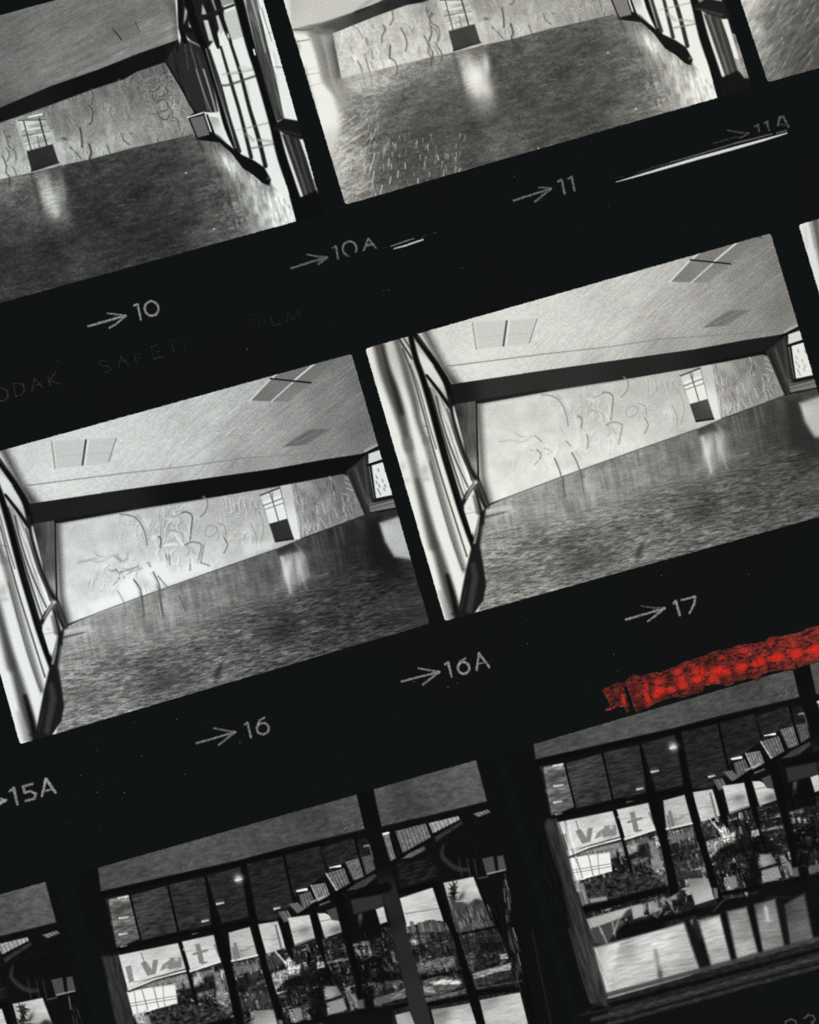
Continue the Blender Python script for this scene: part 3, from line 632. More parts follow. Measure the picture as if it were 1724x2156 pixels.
    s.fill(A1(840, 285, 1090, 170, 1130, 265, 880, 385, 760, 320), 104, soft=3, a=.5, part='ceiling_panel', parent=ce)
    s.line(A1(908, 235, 945, 275, 980, 320), [1.6, 2.4, 2.2], 38); s.line(A1(1090, 175, 1128, 260), 1.8, 66, a=.9); s.line(A1(745, 300, 830, 375), 2, 92, a=.6)
    s.line(A1(600, 590, 960, 410, 1430, 225), 2.2, 100, a=.6); s.line(A1(620, 600, 1000, 440, 1430, 280), 5, 152, a=.35, soft=4)
    s.fill(A1(1340, 0, 1460, 0, 1440, 320, 1400, 330, 1400, 150), 70, soft=10, a=.5)
    # beam
    be = s.fill(B2(1010, 235, 1250, 190, 1500, 110) + D1(200, 110, 400, 0) + A1(0, 870, 400, 700, 800, 560, 1100, 440, 1440, 320, 1480, 470, 1340, 500, 1000, 640, 750, 720, 400, 850, 250, 905, 0, 990) + D1(600, 40, 350, 130, 0, 270) + B2(1340, 265, 1100, 245),
        [(0, 240, 22), (200, 165, 18), (340, 110, 20), (370, 100, 24), (-60, 270, g(44) if pale else 24), (-188, 305, g(80)), (-240, 312, g(120)), (-120, 285, g(58))], soft=2.2 if not pale else 4, part='beam')
    if pale: s.curve(B2(1020, 215, 1250, 175, 1500, 80) + D1(350, -30), 9, g(135), a=.6, soft=9)
    s.line(A1(0, 990, 400, 850, 750, 722, 1000, 640), 3, 40, a=.4, soft=4)
    # carved wall
    wa = s.fill(D1(0, 270, 350, 130, 600, 40) + A1(0, 990, 250, 905, 400, 850, 750, 720, 1000, 640, 1100, 580, 1335, 500, 1450, 690, 1570, 900, 1520, 945, 1595, 1090, 1550, 1092, 1060, 1200, 720, 1290, 470, 1342, 230, 1400, 0, 1450) + D1(500, 532, 350, 570, 70, 632),
        [(10, 270, 138), (20, 310, 150), (30, 350, 185), (10, 360, 200), (130, 250, 118), (180, 220, 118), (230, 190, 116), (130, 320, 185), (170, 320, 178), (200, 280, 134), (250, 240, 132), (280, 180, 112), (330, 150, 104), (260, 300, 168), (240, 290, 170), (300, 270, 148), (350, 200, 122), (380, 220, 148), (380, 260, 138), (340, 285, 150), (370, 280, 128), (220, 315, 175), (150, 270, 136)] +
        ([(x / 3.831 - 188, y / 3.831 + 253, g(t)) for x, y, t in [(60, 330, 205), (200, 300, 206), (150, 520, 222), (100, 580, 225), (350, 300, 198), (350, 480, 214), (600, 200, 196), (650, 400, 210), (850, 250, 192), (900, 400, 205), (1250, 250, 194), (1400, 200, 186), (1600, 120, 178), (1500, 250, 198), (1700, 60, 170), (1300, 60, 178)]] if pale else []), part='carved_wall')
    s.streaks([(-200, 250), (400, 100), (430, 290), (-180, 420)], 75, 28, 12, .15, seed=31, only=[wa]); s.streaks([(-200, 250), (400, 100), (430, 290), (-180, 420)], 20, 8, 6, .10, seed=32, only=[wa])
    def R(pts, w=2, t=70, a=.7):
        s.curve([(x - 2.8, y - .4) for x, y in pts], w, 190, a=a * .4, soft=2.4, only=[wa])
        s.curve(pts, w, t, a=a * .9, soft=2.1)
    wb = [(-200, 250), (400, 100), (430, 290), (-180, 420)]
    s.relief(wb, [wa], 26, size=8, seed=3, thr=.5, ang=5); s.relief(wb, [wa], 15, size=5, seed=7, thr=.55, ang=30)
    s.relief(A1(1150, 600, 1400, 560, 1450, 1000, 1200, 1100), [wa], 34, size=6, seed=11, thr=.3, ang=60)
    for q, w, t, a in [((30, 1050, 60, 1130, 70, 1180, 120, 1220, 130, 1290), 2.4, 60, .8), ((50, 1190, 75, 1240, 60, 1300), 2.2, 70, .7), ((20, 1260, 50, 1330, 50, 1390, 75, 1430, 75, 1500), 3, 50, .8), ((95, 1340, 130, 1400, 145, 1440), 2.2, 75, .7),
                       ((735, 720, 750, 780, 735, 840), 3.4, 74, .8), ((710, 850, 745, 890, 740, 980, 715, 1005), 3.6, 60, .8), ((645, 1035, 660, 1110, 660, 1185), 4, 56, .9), ((565, 1190, 610, 1230, 655, 1280), 3, 66, .8), ((718, 1165, 735, 1230, 725, 1290, 780, 1345), 5, 48, .85),
                       ((860, 1170, 885, 1230, 900, 1275), 3, 70, .75), ((975, 1075, 1000, 1130, 1040, 1165), 3, 70, .8), ((1000, 640, 1010, 700, 1060, 730, 1130, 735), 2.6, 80, .75), ((1165, 690, 1220, 630, 1290, 600), 2.4, 84, .7), ((1230, 690, 1290, 650), 2, 84, .6),
                       ((1290, 700, 1240, 740, 1230, 790, 1260, 810, 1310, 770, 1350, 750, 1340, 720, 1300, 680), 2.6, 60, .85), ((1260, 830, 1310, 800, 1345, 830, 1355, 880, 1300, 900), 2.8, 62, .85), ((1275, 910, 1290, 950, 1340, 965, 1370, 930), 2.8, 56, .85), ((1200, 920, 1270, 915), 2.4, 80, .7),
                       ((1430, 960, 1450, 1050), 2.2, 70, .8), ((1270, 1120, 1275, 1150), 2.4, 60, .8), ((1180, 1090, 1210, 1140), 3, 100, .5), ((880, 900, 920, 980, 960, 1060), 2, 90, .5), ((560, 970, 600, 1050), 3, 86, .6), ((1110, 740, 1140, 800), 2.4, 80, .6), ((1370, 860, 1390, 940, 1360, 990), 2.6, 84, .6)]:
        R(A1(*q), w, t, a)
    for q, w, t, a in [((1180, 640, 1280, 610), 3, 165, .5), ((1250, 760, 1320, 700), 5, 158, .5), ((1270, 850, 1330, 820), 6, 160, .5), ((1300, 930, 1350, 905), 5, 165, .5), ((960, 650, 970, 730), 6, 165, .4), ((1150, 1000, 1170, 940), 6, 165, .4), ((900, 1030, 1000, 1080), 8, 165, .3), ((620, 1200, 560, 1240), 8, 200, .4), ((150, 1200, 160, 1300), 9, 190, .5), ((20, 1100, 30, 1200), 5, 180, .5)]:
        s.line(A1(*q), w, t, a=a, soft=4)
    s.blob(*A1(520, 1120)[0], 6, 3, 10, 60, .8); s.blob(*A1(70, 1100)[0], 4, 3, 0, 60, .7); s.blob(*A1(470, 1130)[0], 12, 4, -10, 95, .4); s.blob(*A1(1060, 1080)[0], 4, 3, 0, 80, .6)
    if pale:
        for q, w, t, a in [((160, 205, 200, 230, 230, 280, 240, 310), 2.4, 105, .7), ((270, 310, 285, 360), 5, 105, .7), ((410, 205, 425, 240, 400, 290, 400, 345), 4, 88, .8), ((480, 80, 490, 150, 465, 200), 3.4, 84, .8), ((550, 230, 585, 290, 600, 350, 590, 410), 3.2, 84, .8), ((755, 60, 770, 100), 3, 80, .8), ((780, 130, 800, 190, 850, 220, 865, 280, 850, 330), 2.6, 84, .8),
                           ((790, 210, 800, 270, 775, 330, 790, 390, 780, 415), 2.8, 78, .8), ((830, 345, 855, 390, 880, 430, 880, 500), 2.8, 78, .8), ((465, 370, 460, 465), 4, 70, .85), ((465, 470, 500, 490, 520, 540, 515, 600), 3, 76, .8), ((205, 495, 235, 560, 262, 680), 3.4, 96, .75), ((270, 480, 300, 580, 320, 690), 3.4, 96, .75), ((315, 405, 325, 470), 3.4, 100, .7), ((255, 435, 270, 470), 3, 110, .6), ((385, 440, 410, 540), 2, 130, .5),
                           ((805, 410, 810, 470), 3.4, 58, .8), ((620, 220, 645, 260), 2.4, 110, .6), ((700, 370, 700, 420), 2.6, 120, .5), ((150, 380, 160, 430), 2.4, 125, .5), ((320, 205, 335, 230), 3.4, 120, .6), ((150, 460, 170, 500), 3, 120, .5), ((300, 500, 330, 550), 2.4, 120, .5)]:
            R(D1(*q), w, g(t), a)
        s.blob(*D1(800, 112)[0], 4, 3, 0, g(80), .9); s.line(D1(90, 625, 350, 572), 2, g(160), a=.5)
        s.fill(D1(60, 600, 330, 560, 330, 700, 100, 720), g(200), soft=14, a=.5)
    s.line(A1(0, 1450, 230, 1400), 2, 75, a=.4); s.line(A1(470, 1343, 720, 1290, 1060, 1200, 1550, 1090), 2.4, 45, a=.6, soft=2)
    # doorway
    s.fill(A1(120, 970, 150, 965, 225, 1250, 205, 1240), 190, soft=3, a=.9); s.fill(A1(385, 1055, 425, 1050, 510, 1335, 470, 1312), 190, soft=5, a=.9, part='door_jamb', parent=wa)
    dr = s.fill(A1(150, 975, 375, 955, 425, 1168, 215, 1216), [(60, 258, 190), (80, 280, 215), (90, 300, 150), (65, 300, 205), (75, 262, 140), (95, 262, 170), (100, 290, 185)], soft=1.6, part='doorway', parent=wa)
    s.streaks(A1(150, 975, 375, 955, 425, 1168, 215, 1216), -15, 30, 3, .35, seed=33); s.line(A1(215, 1050, 320, 1030), 4, 240, a=.8); s.line(A1(200, 1000, 280, 985), 3, 235, a=.6)
    for q, w, t in [((190, 975, 222, 1100, 252, 1212), 2.4, 46), ((318, 958, 345, 1060, 378, 1172), 3.2, 34), ((148, 972, 372, 965), 2, 60), ((178, 1098, 395, 1060), 2, 88), ((300, 1100, 320, 1190), 2.6, 105), ((270, 1120, 280, 1200), 2, 150)]: s.line(A1(*q), w, t, a=.9)
    s.line(A1(233, 943, 338, 922), 3.4, 245, part='wall_lamp', parent=dr)
    s.fill(A1(215, 1222, 425, 1163, 472, 1308, 255, 1382), [(70, 335, 46), (110, 325, 48), (90, 345, 40)], soft=1.6, part='low_door', parent=wa); s.line(A1(255, 1380, 472, 1310), 3.4, 22, a=.9, soft=2)
    # return wall between carved wall and windows
    rw = s.fill(A1(1335, 495, 1440, 320, 1500, 300, 1640, 560, 1700, 920, 1560, 905, 1450, 690), [(370, 130, 40), (390, 160, 42), (410, 210, 38), (400, 120, 24), (425, 180, 30)], soft=2, part='return_wall')
    s.streaks(A1(1335, 400, 1640, 300, 1720, 930, 1560, 930), 72, 50, 3, .55, seed=39)
    s.line(A1(1335, 500, 1450, 690, 1570, 905), [2.4, 3, 2.4], 12)
    # windows
    ww = s.fill(B1(40, -400, 730, -400, 860, 250, 1075, 975, 1200, 1400, 1260, 1600, 1300, 1800, 1090, 1800, 990, 1640, 860, 1500, 800, 1400, 640, 1290, 500, 1170, 360, 1075, 300, 900, 100, 330), 236, soft=2, part='window_wall')
    s.fill(B1(90, 440, 120, 300, 330, 400, 420, 900, 300, 920, 220, 880), 42, soft=3)
    for q, w, t, a in [((200, 400, 270, 640, 335, 890), 2, 140, .6), ((240, 560, 300, 740, 360, 900), 2.6, 165, .7), ((190, 300, 200, 400), 2, 120, .5), ((150, 360, 180, 560), 2, 110, .5), ((300, 560, 350, 720, 400, 900), 3.4, 190, .8), ((250, 430, 300, 600), 2, 90, .6)]: s.curve(B1(*q), w, t, a=a, soft=2)
    s.fill(B1(40, -400, 310, -400, 460, 60, 470, 130, 400, 300, 330, 400, 200, 330, 120, 250), 30, soft=3)
    for q, t in [((150, 60, 170, 90, 160, 150, 140, 190), 165), ((180, 180, 200, 220, 185, 255), 190), ((290, 35, 315, 80, 330, 120, 285, 115), 175), ((300, 165, 340, 160, 390, 330, 345, 330), 205), ((400, 130, 440, 110, 470, 220, 440, 290), 200), ((340, -60, 370, -60, 430, 90, 400, 100), 140), ((360, -400, 450, -400, 555, 20, 450, 50), 150)]:
        s.fill(B1(*q), t, soft=2.2, part='window_pane', parent=ww)
    s.fill(B1(460, 110, 550, 70, 600, 170, 640, 290, 520, 330), 200, soft=2.5, part='window_pane', parent=ww)
    bars = s.newpart('window_bar', ww)
    for q, w, t in [((50, -400, 200, 80, 260, 280, 330, 440, 420, 760, 490, 1030, 590, 1260), (14, 15, 14, 13, 12, 11, 8), 14),
                    ((110, 0, 115, 200, 150, 330), (10, 10, 12), 18), ((320, -60, 350, 120, 400, 310, 420, 380), (12, 12, 11, 7), 24), ((385, -60, 420, 60, 480, 240, 520, 340), (10, 10, 9, 6), 24),
                    ((345, 400, 440, 700, 500, 930, 590, 1220), (4, 6, 7, 8), 40), ((440, 380, 530, 690, 600, 930, 685, 1270), (5, 7, 7, 8), 36), ((520, 350, 600, 600, 670, 870, 740, 1100, 800, 1340), (6, 7, 8, 9, 9), 32),
                    ((280, 140, 400, 95, 545, 40), (5, 5, 5), 34), ((120, 220, 200, 250), (12, 12), 22), ((250, -10, 240, 100, 270, 170), (6, 6, 6), 30)]:
        s.curve(B1(*q), list(w), t, soft=2.2, lab=bars)
    for q, w, t, a in [((450, 690, 520, 680, 740, 605), 4.4, 70, .85), ((640, 1035, 840, 988), 2, 130, .8), ((570, 1050, 640, 1035), 1.6, 150, .6), ((690, 1195, 880, 1158), 3.4, 120, .8), ((320, 395, 420, 730, 560, 1190), 2.2, 175, .75), ((460, 600, 560, 580), 5, 180, .5), ((600, 545, 700, 560), 9, 205, .5), ((520, 600, 700, 560), 4, 150, .5), ((740, 1130, 850, 1140), 6, 160, .6), ((640, 1080, 700, 1130), 8, 150, .5), ((650, 690, 680, 820), 3, 180, .5), ((890, 1550, 1000, 1530), 2, 200, .6), ((985, 1620, 1040, 1660), 2, 80, .7)]:
        s.curve(B1(*q), w, t, a=a, soft=2.4)
    s.blob(*B1(500, 290)[0], 2.5, 6, -15, 250, .9)
    mm = s.newpart('main_mullion', ww)
    s.curve(B1(480, -400, 610, 100, 680, 370, 740, 560, 810, 800, 870, 1020, 930, 1260, 1010, 1500, 1100, 1800), [22, 20, 19, 18, 18, 18, 20, 20, 26], 14, soft=2.6, lab=mm)
    sd = s.newpart('window_reveal', ww)
    s.fill(B1(550, -400, 640, -400, 810, 330, 900, 700, 950, 960, 890, 980, 820, 750, 730, 430), [(525, 20, 95), (540, 80, 70), (560, 150, 60), (590, 230, 62)], soft=2.4, lab=sd)
    s.streaks(B1(530, -400, 670, -400, 960, 960, 870, 980, 730, 430), 74, 40, 2.4, .5, seed=35); s.line(B1(690, 0, 760, 260, 800, 420), 3, 205, a=.8); s.line(B1(660, -40, 740, 200, 830, 560, 900, 860), 4, 110, a=.4, soft=3); s.line(B1(760, 300, 850, 560, 930, 930), 3, 130, a=.5, soft=2.4)
    s.line(B1(770, 60, 800, 180, 850, 330), 2, 90, a=.6); s.line(B1(820, 270, 880, 245), 2, 130, a=.6); s.line(B1(880, 540, 945, 545), 3, 110, a=.6, soft=2); s.line(B1(865, 420, 900, 560), 2.4, 180, a=.5)
    s.line(B1(705, 400, 715, 440), 3.4, 240)
    s.fill(B1(855, 1010, 950, 955, 1085, 978, 1140, 1120, 1060, 1130, 960, 1090), 24, soft=2.6, lab=sd); s.line(B1(870, 1040, 960, 1060, 1080, 1090), 3, 70, a=.5, soft=3)
    s.fill(B1(930, 1080, 1080, 1110, 1180, 1400, 1260, 1600, 1110, 1600), 40, soft=3, lab=sd); s.line(B1(975, 1100, 1060, 1340, 1130, 1570), 6, 105, a=.7, soft=3); s.line(B1(1040, 1120, 1120, 1400, 1170, 1560), 4, 85, a=.6, soft=3); s.line(B1(1000, 1120, 1090, 1400), 2, 20, a=.7)
    s.fill(B1(1075, 1125, 1125, 1125, 1180, 1320, 1215, 1450, 1180, 1445, 1130, 1280), 232, soft=2.4, part='window_pane', parent=ww); s.fill(B1(1180, 1450, 1215, 1450, 1258, 1590, 1205, 1530), 150, soft=2.4)
    s.fill(B1(1060, 1600, 1200, 1540, 1262, 1600, 1420, 1590, 1450, 1800, 1100, 1800), 16, soft=3, lab=mm)
    ft = s.newpart('window_foot', ww)
    s.fill(B1(350, 1060, 420, 1085, 490, 1160, 590, 1240, 700, 1290, 790, 1350, 845, 1450, 830, 1500, 780, 1480, 700, 1410, 620, 1360, 530, 1240, 430, 1150, 260, 1130, 250, 1110), 18, soft=2.4, lab=ft)
    s.line(B1(385, 1075, 490, 1155), 1.8, 165, a=.8); s.blob(*B1(822, 1440)[0], 3, 3, 0, 120, .6)
    s.fill(B1(350, 940, 420, 950, 470, 1120, 420, 1090, 370, 1060), [(450, 255, 170), (465, 275, 235)], soft=2); s.line(B1(330, 930, 385, 1085), [4, 5], 18)
    bx = s.fill(B1(190, 955, 300, 930, 350, 1090, 250, 1115), 104, soft=1.6, part='sill_box', parent=ww); s.line(B1(185, 960, 250, 1115), 3, 18); s.line(B1(250, 1115, 350, 1090), 3, 22, a=.8)
    s.line(B1(172, 947, 300, 908, 415, 920), [2.4, 3, 2.6], 238, part='window_ledge', parent=ww); s.line(B1(300, 912, 312, 960), 2.4, 40)
    # glare on the floor under the windows
    s.fill(B1(330, 1110, 520, 1250, 640, 1360, 720, 1430, 790, 1500, 850, 1500, 990, 1560, 1060, 1700, 1100, 1800, 700, 1850, 640, 1700, 560, 1560, 480, 1440, 400, 1300), [(455, 300, 120), (478, 330, 215), (490, 350, 225), (470, 360, 95), (520, 380, 165), (505, 400, 110), (545, 405, 205), (590, 430, 225), (540, 430, 185), (610, 455, 240), (570, 460, 225), (530, 460, 150), (510, 440, 105)], soft=26, a=.95, only=[fl, 0])
    s.blob(*B1(490, 1320)[0], 9, 20, -35, 236, .8, only=[fl]); s.blob(*B1(860, 1420)[0], 10, 26, -20, 238, .9, only=[fl, 0]); s.blob(*B1(900, 1600)[0], 24, 12, -20, 236, .8, only=[fl, 0])
    s.fill(B1(860, 1460, 960, 1440, 1030, 1620, 1090, 1730, 960, 1730), 238, soft=8, a=.9, only=[fl, 0, ww])
    s.blob(*F1(1530, 270)[0], 34, 9, -17, 240, .85, only=[fl, 0]); s.blob(*B1(700, 1470)[0], 12, 22, -20, 215, .6, only=[fl, 0])
    s.streaks(B1(330, 1110, 850, 1400, 1100, 1800, 500, 1850), 74, 18, 5, .3, seed=37, only=[fl])
    for q in [(560, 1400, 575, 1480), (640, 1420, 660, 1520), (830, 1500, 870, 1580)]: s.line(B1(*q), 4, 110, a=.5, soft=5)
    s.line(B1(250, 1120, 300, 1220), 5, 35, a=.6, soft=4); s.blob(*B1(380, 1280)[0], 12, 24, -40, 130, .5)
    if pale:      # burnt-out window at the far left of print 11 with the strip's soft shadow
        s.fill(B2(930, -200, 1020, 235, 1140, 250, 1200, 300, 1250, 500, 1290, 650, 1370, 760, 1405, 900, 1410, 1050, 1370, 1180, 1330, 1300, 1380, 1500, 1280, 1500, 900, 400), [(-250, 350, 236), (-225, 420, 240), (-200, 500, 238), (-185, 560, 205), (-180, 600, 165), (-190, 580, 190)], soft=13, part='window_wall')
        s.fill(B2(1000, -60, 1700, -60, 1500, 100, 1250, 185, 1010, 232), [(-280, 270, g(190)), (-200, 262, g(200)), (-250, 300, g(205))], soft=4, lab=ce)
        s.curve(B2(1140, 240, 1190, 330, 1250, 480, 1290, 640, 1380, 760), [3, 10, 14, 18, 10], g(150), a=.9, soft=8)
        cl = s.newpart('column', 0)
        s.fill(B2(1170, 250, 1345, 262, 1370, 450, 1395, 640, 1440, 760, 1470, 860, 1400, 880, 1360, 740, 1290, 620, 1240, 420), [(-210, 330, g(140)), (-195, 330, g(165)), (-180, 350, g(110)), (-190, 400, g(135)), (-172, 440, g(150)), (-160, 470, g(160))], soft=13, lab=cl); s.curve(B2(1260, 290, 1300, 450, 1330, 620, 1400, 780), 4, g(190), a=.5, soft=5); s.curve(B2(1310, 280, 1350, 450, 1380, 640), 4, g(100), a=.5, soft=5)
        s.line(B2(1060, 335, 1150, 320), 2.6, g(120), a=.8, soft=2.4); s.line(B2(1025, 240, 1180, 238), 3, 60, a=.9, soft=3)
        s.line(B2(1130, 605, 1270, 580), 1.6, g(165), a=.7); s.line(B2(1150, 700, 1290, 655), 1.6, g(175), a=.7); s.line(B2(1120, 560, 1250, 545), 2, g(200), a=.5)
        s.fill(B2(900, 250, 1040, 340, 1060, 380, 1045, 480, 1110, 560, 1145, 700, 1180, 820, 1205, 950, 1170, 980, 900, 600), 18, soft=11, a=1, lab=0)

G_HALL2 = 'prints of the empty hall in the top strip'
s = Sheet([(-335, 121), (524, -112), (684, 451), (-176, 688)], STEP)
paint_hall_right(s); s.t = np.clip(s.t, 16, 250); s.lab[s.lab == 0] = s.names.index('window_wall')
emit_print(s, 'dark print of an empty hall with tall windows at right, above the number 10', G_HALL2, tint=(-3, 1, -1))
s = Sheet([(555, -132), (1409, -381), (1585, 186), (726, 433)], STEP, aff=(1, 0, -OFF11[0], 0, 1, -OFF11[1]))
paint_hall_right(s, pale=True)
s.darken(0.79); s.lab[s.lab == 0] = s.names.index('window_wall')
s.t = np.where(s.t < 40, s.t * .8, s.t)
emit_print(s, 'paler print of the empty hall floor and carved wall, above the number 11', G_HALL2, tint=(2, 0, -6))
s = Sheet([(1424, -400), (2300, -640), (2480, -65), (1615, 175)], STEP)
s.names[0] = 'print_border'
fl = s.fill([(1300, -200), (2600, -200), (2600, 300), (1300, 300)], [(1570, 10, 215), (1585, 60, 190), (1600, 110, 150), (1615, 150, 120), (1620, 40, 110), (1650, 80, 95), (1650, 130, 88), (1700, 20, 90), (1700, 110, 84), (1660, 10, 110), (1724, 70, 80)], part='floor')
rg = np.random.RandomState(5)
for k in range(130):
    x = rg.uniform(1570, 1760); y = rg.uniform(-30, 165); L = rg.uniform(8, 26); an = math.radians(-50 + rg.uniform(-12, 8) - (x - 1570) * .06)
    s.line([(x, y), (x + L * math.cos(an), y + L * math.sin(an))], [1, 3, ], 190 if x < 1640 else 150, a=rg.uniform(.2, .6), soft=1.8)
s.streaks([(1500, -50), (1800, -50), (1800, 200), (1500, 200)], -48, 20, 5, .25, seed=41)
emit_print(s, 'corner of a print showing streaked floor, cut off at the top right', G_HALL2, tint=(2, 0, -6))

# ------------------------------------------------------------------ picture: glazed shop front seen from inside
OFFC = (915, -278); OFFA = (-907, 255)
S1 = crop(0, 1500, 3.2875); S2 = crop(180, 1560, 3.448); S3 = crop(600, 1560, 3.448)
C4 = crop(1000, 1500, 3.2875, OFFC); C5 = crop(1324, 1380, 4.31, OFFC); C6 = crop(1324, 1756, 4.31, OFFC)

def paint_front(s, seed=1, low=False):
    """reference positions are those of the middle print of the bottom strip"""
    s.names[0] = 'dark_framework'
    s.t[:] = 17
    rg = np.random.RandomState(seed + 50)
    box = [(100, 1500), (1300, 1400), (1400, 2600), (100, 2600)]
    # soffit above the windows
    so = s.fill(S2(90, 918, 800, 702, 1724, 455) + S3(275, 458, 520, 388, 578, 640, 250, 718, 0, 775) + S2(1100, 868, 640, 970, 112, 1092), [(250, 1850, 74), (400, 1800, 82), (600, 1740, 78), (740, 1700, 80), (640, 1720, 66)], soft=2, part='soffit')
    s2 = s.fill(S3(638, 345, 1000, 235, 1385, 135, 1466, 438, 1050, 540, 700, 620), [(800, 1680, 84), (850, 1680, 62), (900, 1650, 82), (990, 1620, 92), (1010, 1680, 86)], soft=2, part='soffit')
    s.streaks(box, -16, 12, 5, .22, seed=51, only=[so, s2])
    # transom panels: dark ceiling seen through the upper glass
    tp = []
    def panel(q, t, c=S2, part='transom_pane'):
        tp.append(s.fill(c(*q), t, soft=1.8, part=part))
    panel((165, 1160, 320, 1118, 400, 1435, 225, 1500), [(232, 1895, 120), (240, 1920, 70), (250, 1945, 110), (270, 1900, 110), (265, 1970, 96), (245, 1990, 110)])
    s.fill(S1(752, 1290, 890, 1262, 898, 1300, 765, 1335), 150, soft=3, a=.7); s.line(S1(820, 1285, 890, 1272), 3.4, 245); s.line(S1(815, 1362, 890, 1345), 12, 62, soft=5, a=.7); s.line(S1(780, 1455, 930, 1425), 9, 130, soft=4, a=.6); s.line(S1(790, 1500, 940, 1475), 7, 62, soft=4, a=.5)
    panel((330, 1122, 590, 1050, 672, 1382, 402, 1448), [(300, 1900, 64), (340, 1880, 58), (340, 1950, 52)])
    panel((602, 1045, 865, 985, 930, 1332, 680, 1378), 46); panel((878, 980, 1130, 912, 1210, 1270, 990, 1322), 40)
    panel((1170, 890, 1430, 838, 1515, 1180, 1380, 1300, 1250, 1305), 36)
    panel((0, 790, 248, 735, 300, 960, 180, 1050, 90, 1110, 30, 1170), 34, S3); panel((262, 780, 500, 700, 540, 850, 430, 880, 320, 960), 36, S3); panel((520, 720, 600, 700, 640, 870, 545, 840), 30, S3)
    s.streaks(box, -14, 16, 4, .45, seed=52, only=tp)
    s.line(S2(150, 1150, 160, 1180), 3, 60); s.line(S1(738, 1300, 800, 1600, 830, 1680), 3, 40, a=.6)
    for q in [(320, 1115, 400, 1440), (595, 1045, 672, 1385), (868, 980, 945, 1330), (1440, 840, 1520, 1190)]: s.line(S2(*q), 4, 12, lab=0)
    s.line(S3(250, 740, 305, 960), 2, 18, a=.7); s.line(S3(0, 900, 75, 1230), 3, 14); s.line(S3(505, 705, 590, 1040), 4.4, 12, lab=0); s.line(S2(1140, 890, 1210, 1300), 12, 13, lab=0, soft=2.5)
    # grey curtain edge at far left
    if not low: s.fill(S1(705, 1690, 815, 1680, 870, 1900, 930, 2156, 960, 2300, 850, 2300, 800, 2130, 740, 1850), 52, soft=5, a=.9, part='side_post')
    if not low: s.line(S1(745, 1750, 790, 2000, 830, 2156, 860, 2300), [2, 5, 3, 3], 60, a=.6, soft=3)
    s.streaks(S1(690, 1650, 960, 1650, 980, 2300, 800, 2300), 75, 30, 3, .4, seed=53)
    # ceiling lights
    for x, y, w in [(278, 1283, 26), (272, 1402, 22), (280, 1494, 16), (978, 1180, 20), (870, 1307, 17), (797, 1393, 17), (1112, 1008, 17), (1568, 1086, 20), (1390, 1216, 16)]:
        (cx, cy), = S2(x, y)
        l = s.line([(cx - w * .34, cy + .9), (cx + w * .34, cy - 1.6)], [4.4, 3.0], 246, soft=2.2, part='ceiling_light')
        s.blob(cx, cy - 4, w * .5, 4, -8, 82, .5)
    s.blob(*S2(1110, 1000)[0], 9, 9, 0, 245, .75); s.line(S3(325, 920, 400, 908), [2, 5], 240, part='ceiling_light'); s.line(S3(85, 1090, 155, 1078), [3, 6], 240, part='ceiling_light')
    # louvred fan
    lv = []
    def louvre(q, t, c=S3, n=6):
        L = s.fill(c(*q), t, soft=1.6, part='louvre_panel'); lv.append(L)
        P = c(*q); a, b, c_, d = P[0], P[1], P[2], P[3]
        for k in range(n):
            f = (k + .5) / n
            x0, y0 = a[0] * (1 - f) + b[0] * f, a[1] * (1 - f) + b[1] * f; x1, y1 = d[0] * (1 - f) + c_[0] * f, d[1] * (1 - f) + c_[1] * f
            s.line([(x0, y0), (x1, y1)], 1.8, t * .5, a=.6, soft=1.8); 
            s.line([(x0 + 2.4, y0), (x1 + 2.4, y1)], 1.4, min(t * 1.6, 230), a=.5, soft=1.6)
    louvre((800, 655, 1020, 600, 1058, 700, 855, 812), 105, n=8); louvre((1042, 598, 1258, 545, 1268, 570, 1072, 670), 150, n=7)
    louvre((705, 672, 748, 664, 800, 850, 765, 870), 118, n=2); s.line(S3(708, 678, 750, 668), 5, 235); louvre((435, 878, 530, 852, 572, 985, 498, 1012), 105, n=5); louvre((552, 845, 622, 828, 655, 925, 590, 975), 82, n=4)
    louvre((302, 962, 428, 922, 466, 1032, 372, 1090), 100, n=5); louvre((192, 1048, 290, 1030, 328, 1130, 240, 1182), 118, n=5); louvre((100, 1118, 180, 1092, 215, 1165, 130, 1230), 92, n=4); louvre((25, 1185, 90, 1172, 140, 1230, 85, 1250), 100, n=3)
    louvre((1365, 530, 1470, 498, 1490, 515, 1400, 552), 110, n=4)
    s.line(S3(575, 765, 615, 755, 648, 860), 5, 150, a=.8); s.line(S3(300, 965, 375, 1085), 4, 190, a=.8); s.line(S3(190, 1050, 235, 1150), 3.4, 190, a=.8); s.line(S3(190, 1170, 290, 1130, 320, 1140), [3, 5, 3], 190, a=.8)
    louvre((1400, 1240, 1470, 1232, 1500, 1290, 1440, 1318), 96, S2, 2)
    s.line(S3(120, 1250, 380, 1100, 650, 960), 7, 12, soft=2.4, lab=0); s.line(S3(840, 840, 1060, 710, 1300, 570), 5, 14, soft=2.4)
    fb = s.newpart('louvre_rail', 0)
    s.fill(S3(450, 1085, 520, 1030, 650, 965, 665, 985, 560, 1070), 62, soft=2.5, lab=fb); s.fill(S3(850, 855, 900, 815, 1010, 765, 1020, 790, 920, 845), 95, soft=2.5, lab=fb); s.fill(S3(1080, 700, 1280, 580, 1290, 600, 1100, 730), 48, soft=3, lab=fb); s.line(S3(255, 1190, 320, 1165), 4, 90)
    s.streaks(S3(440, 560, 1500, 500, 1300, 1250, 100, 1260), -30, 8, 3, .25, seed=54)
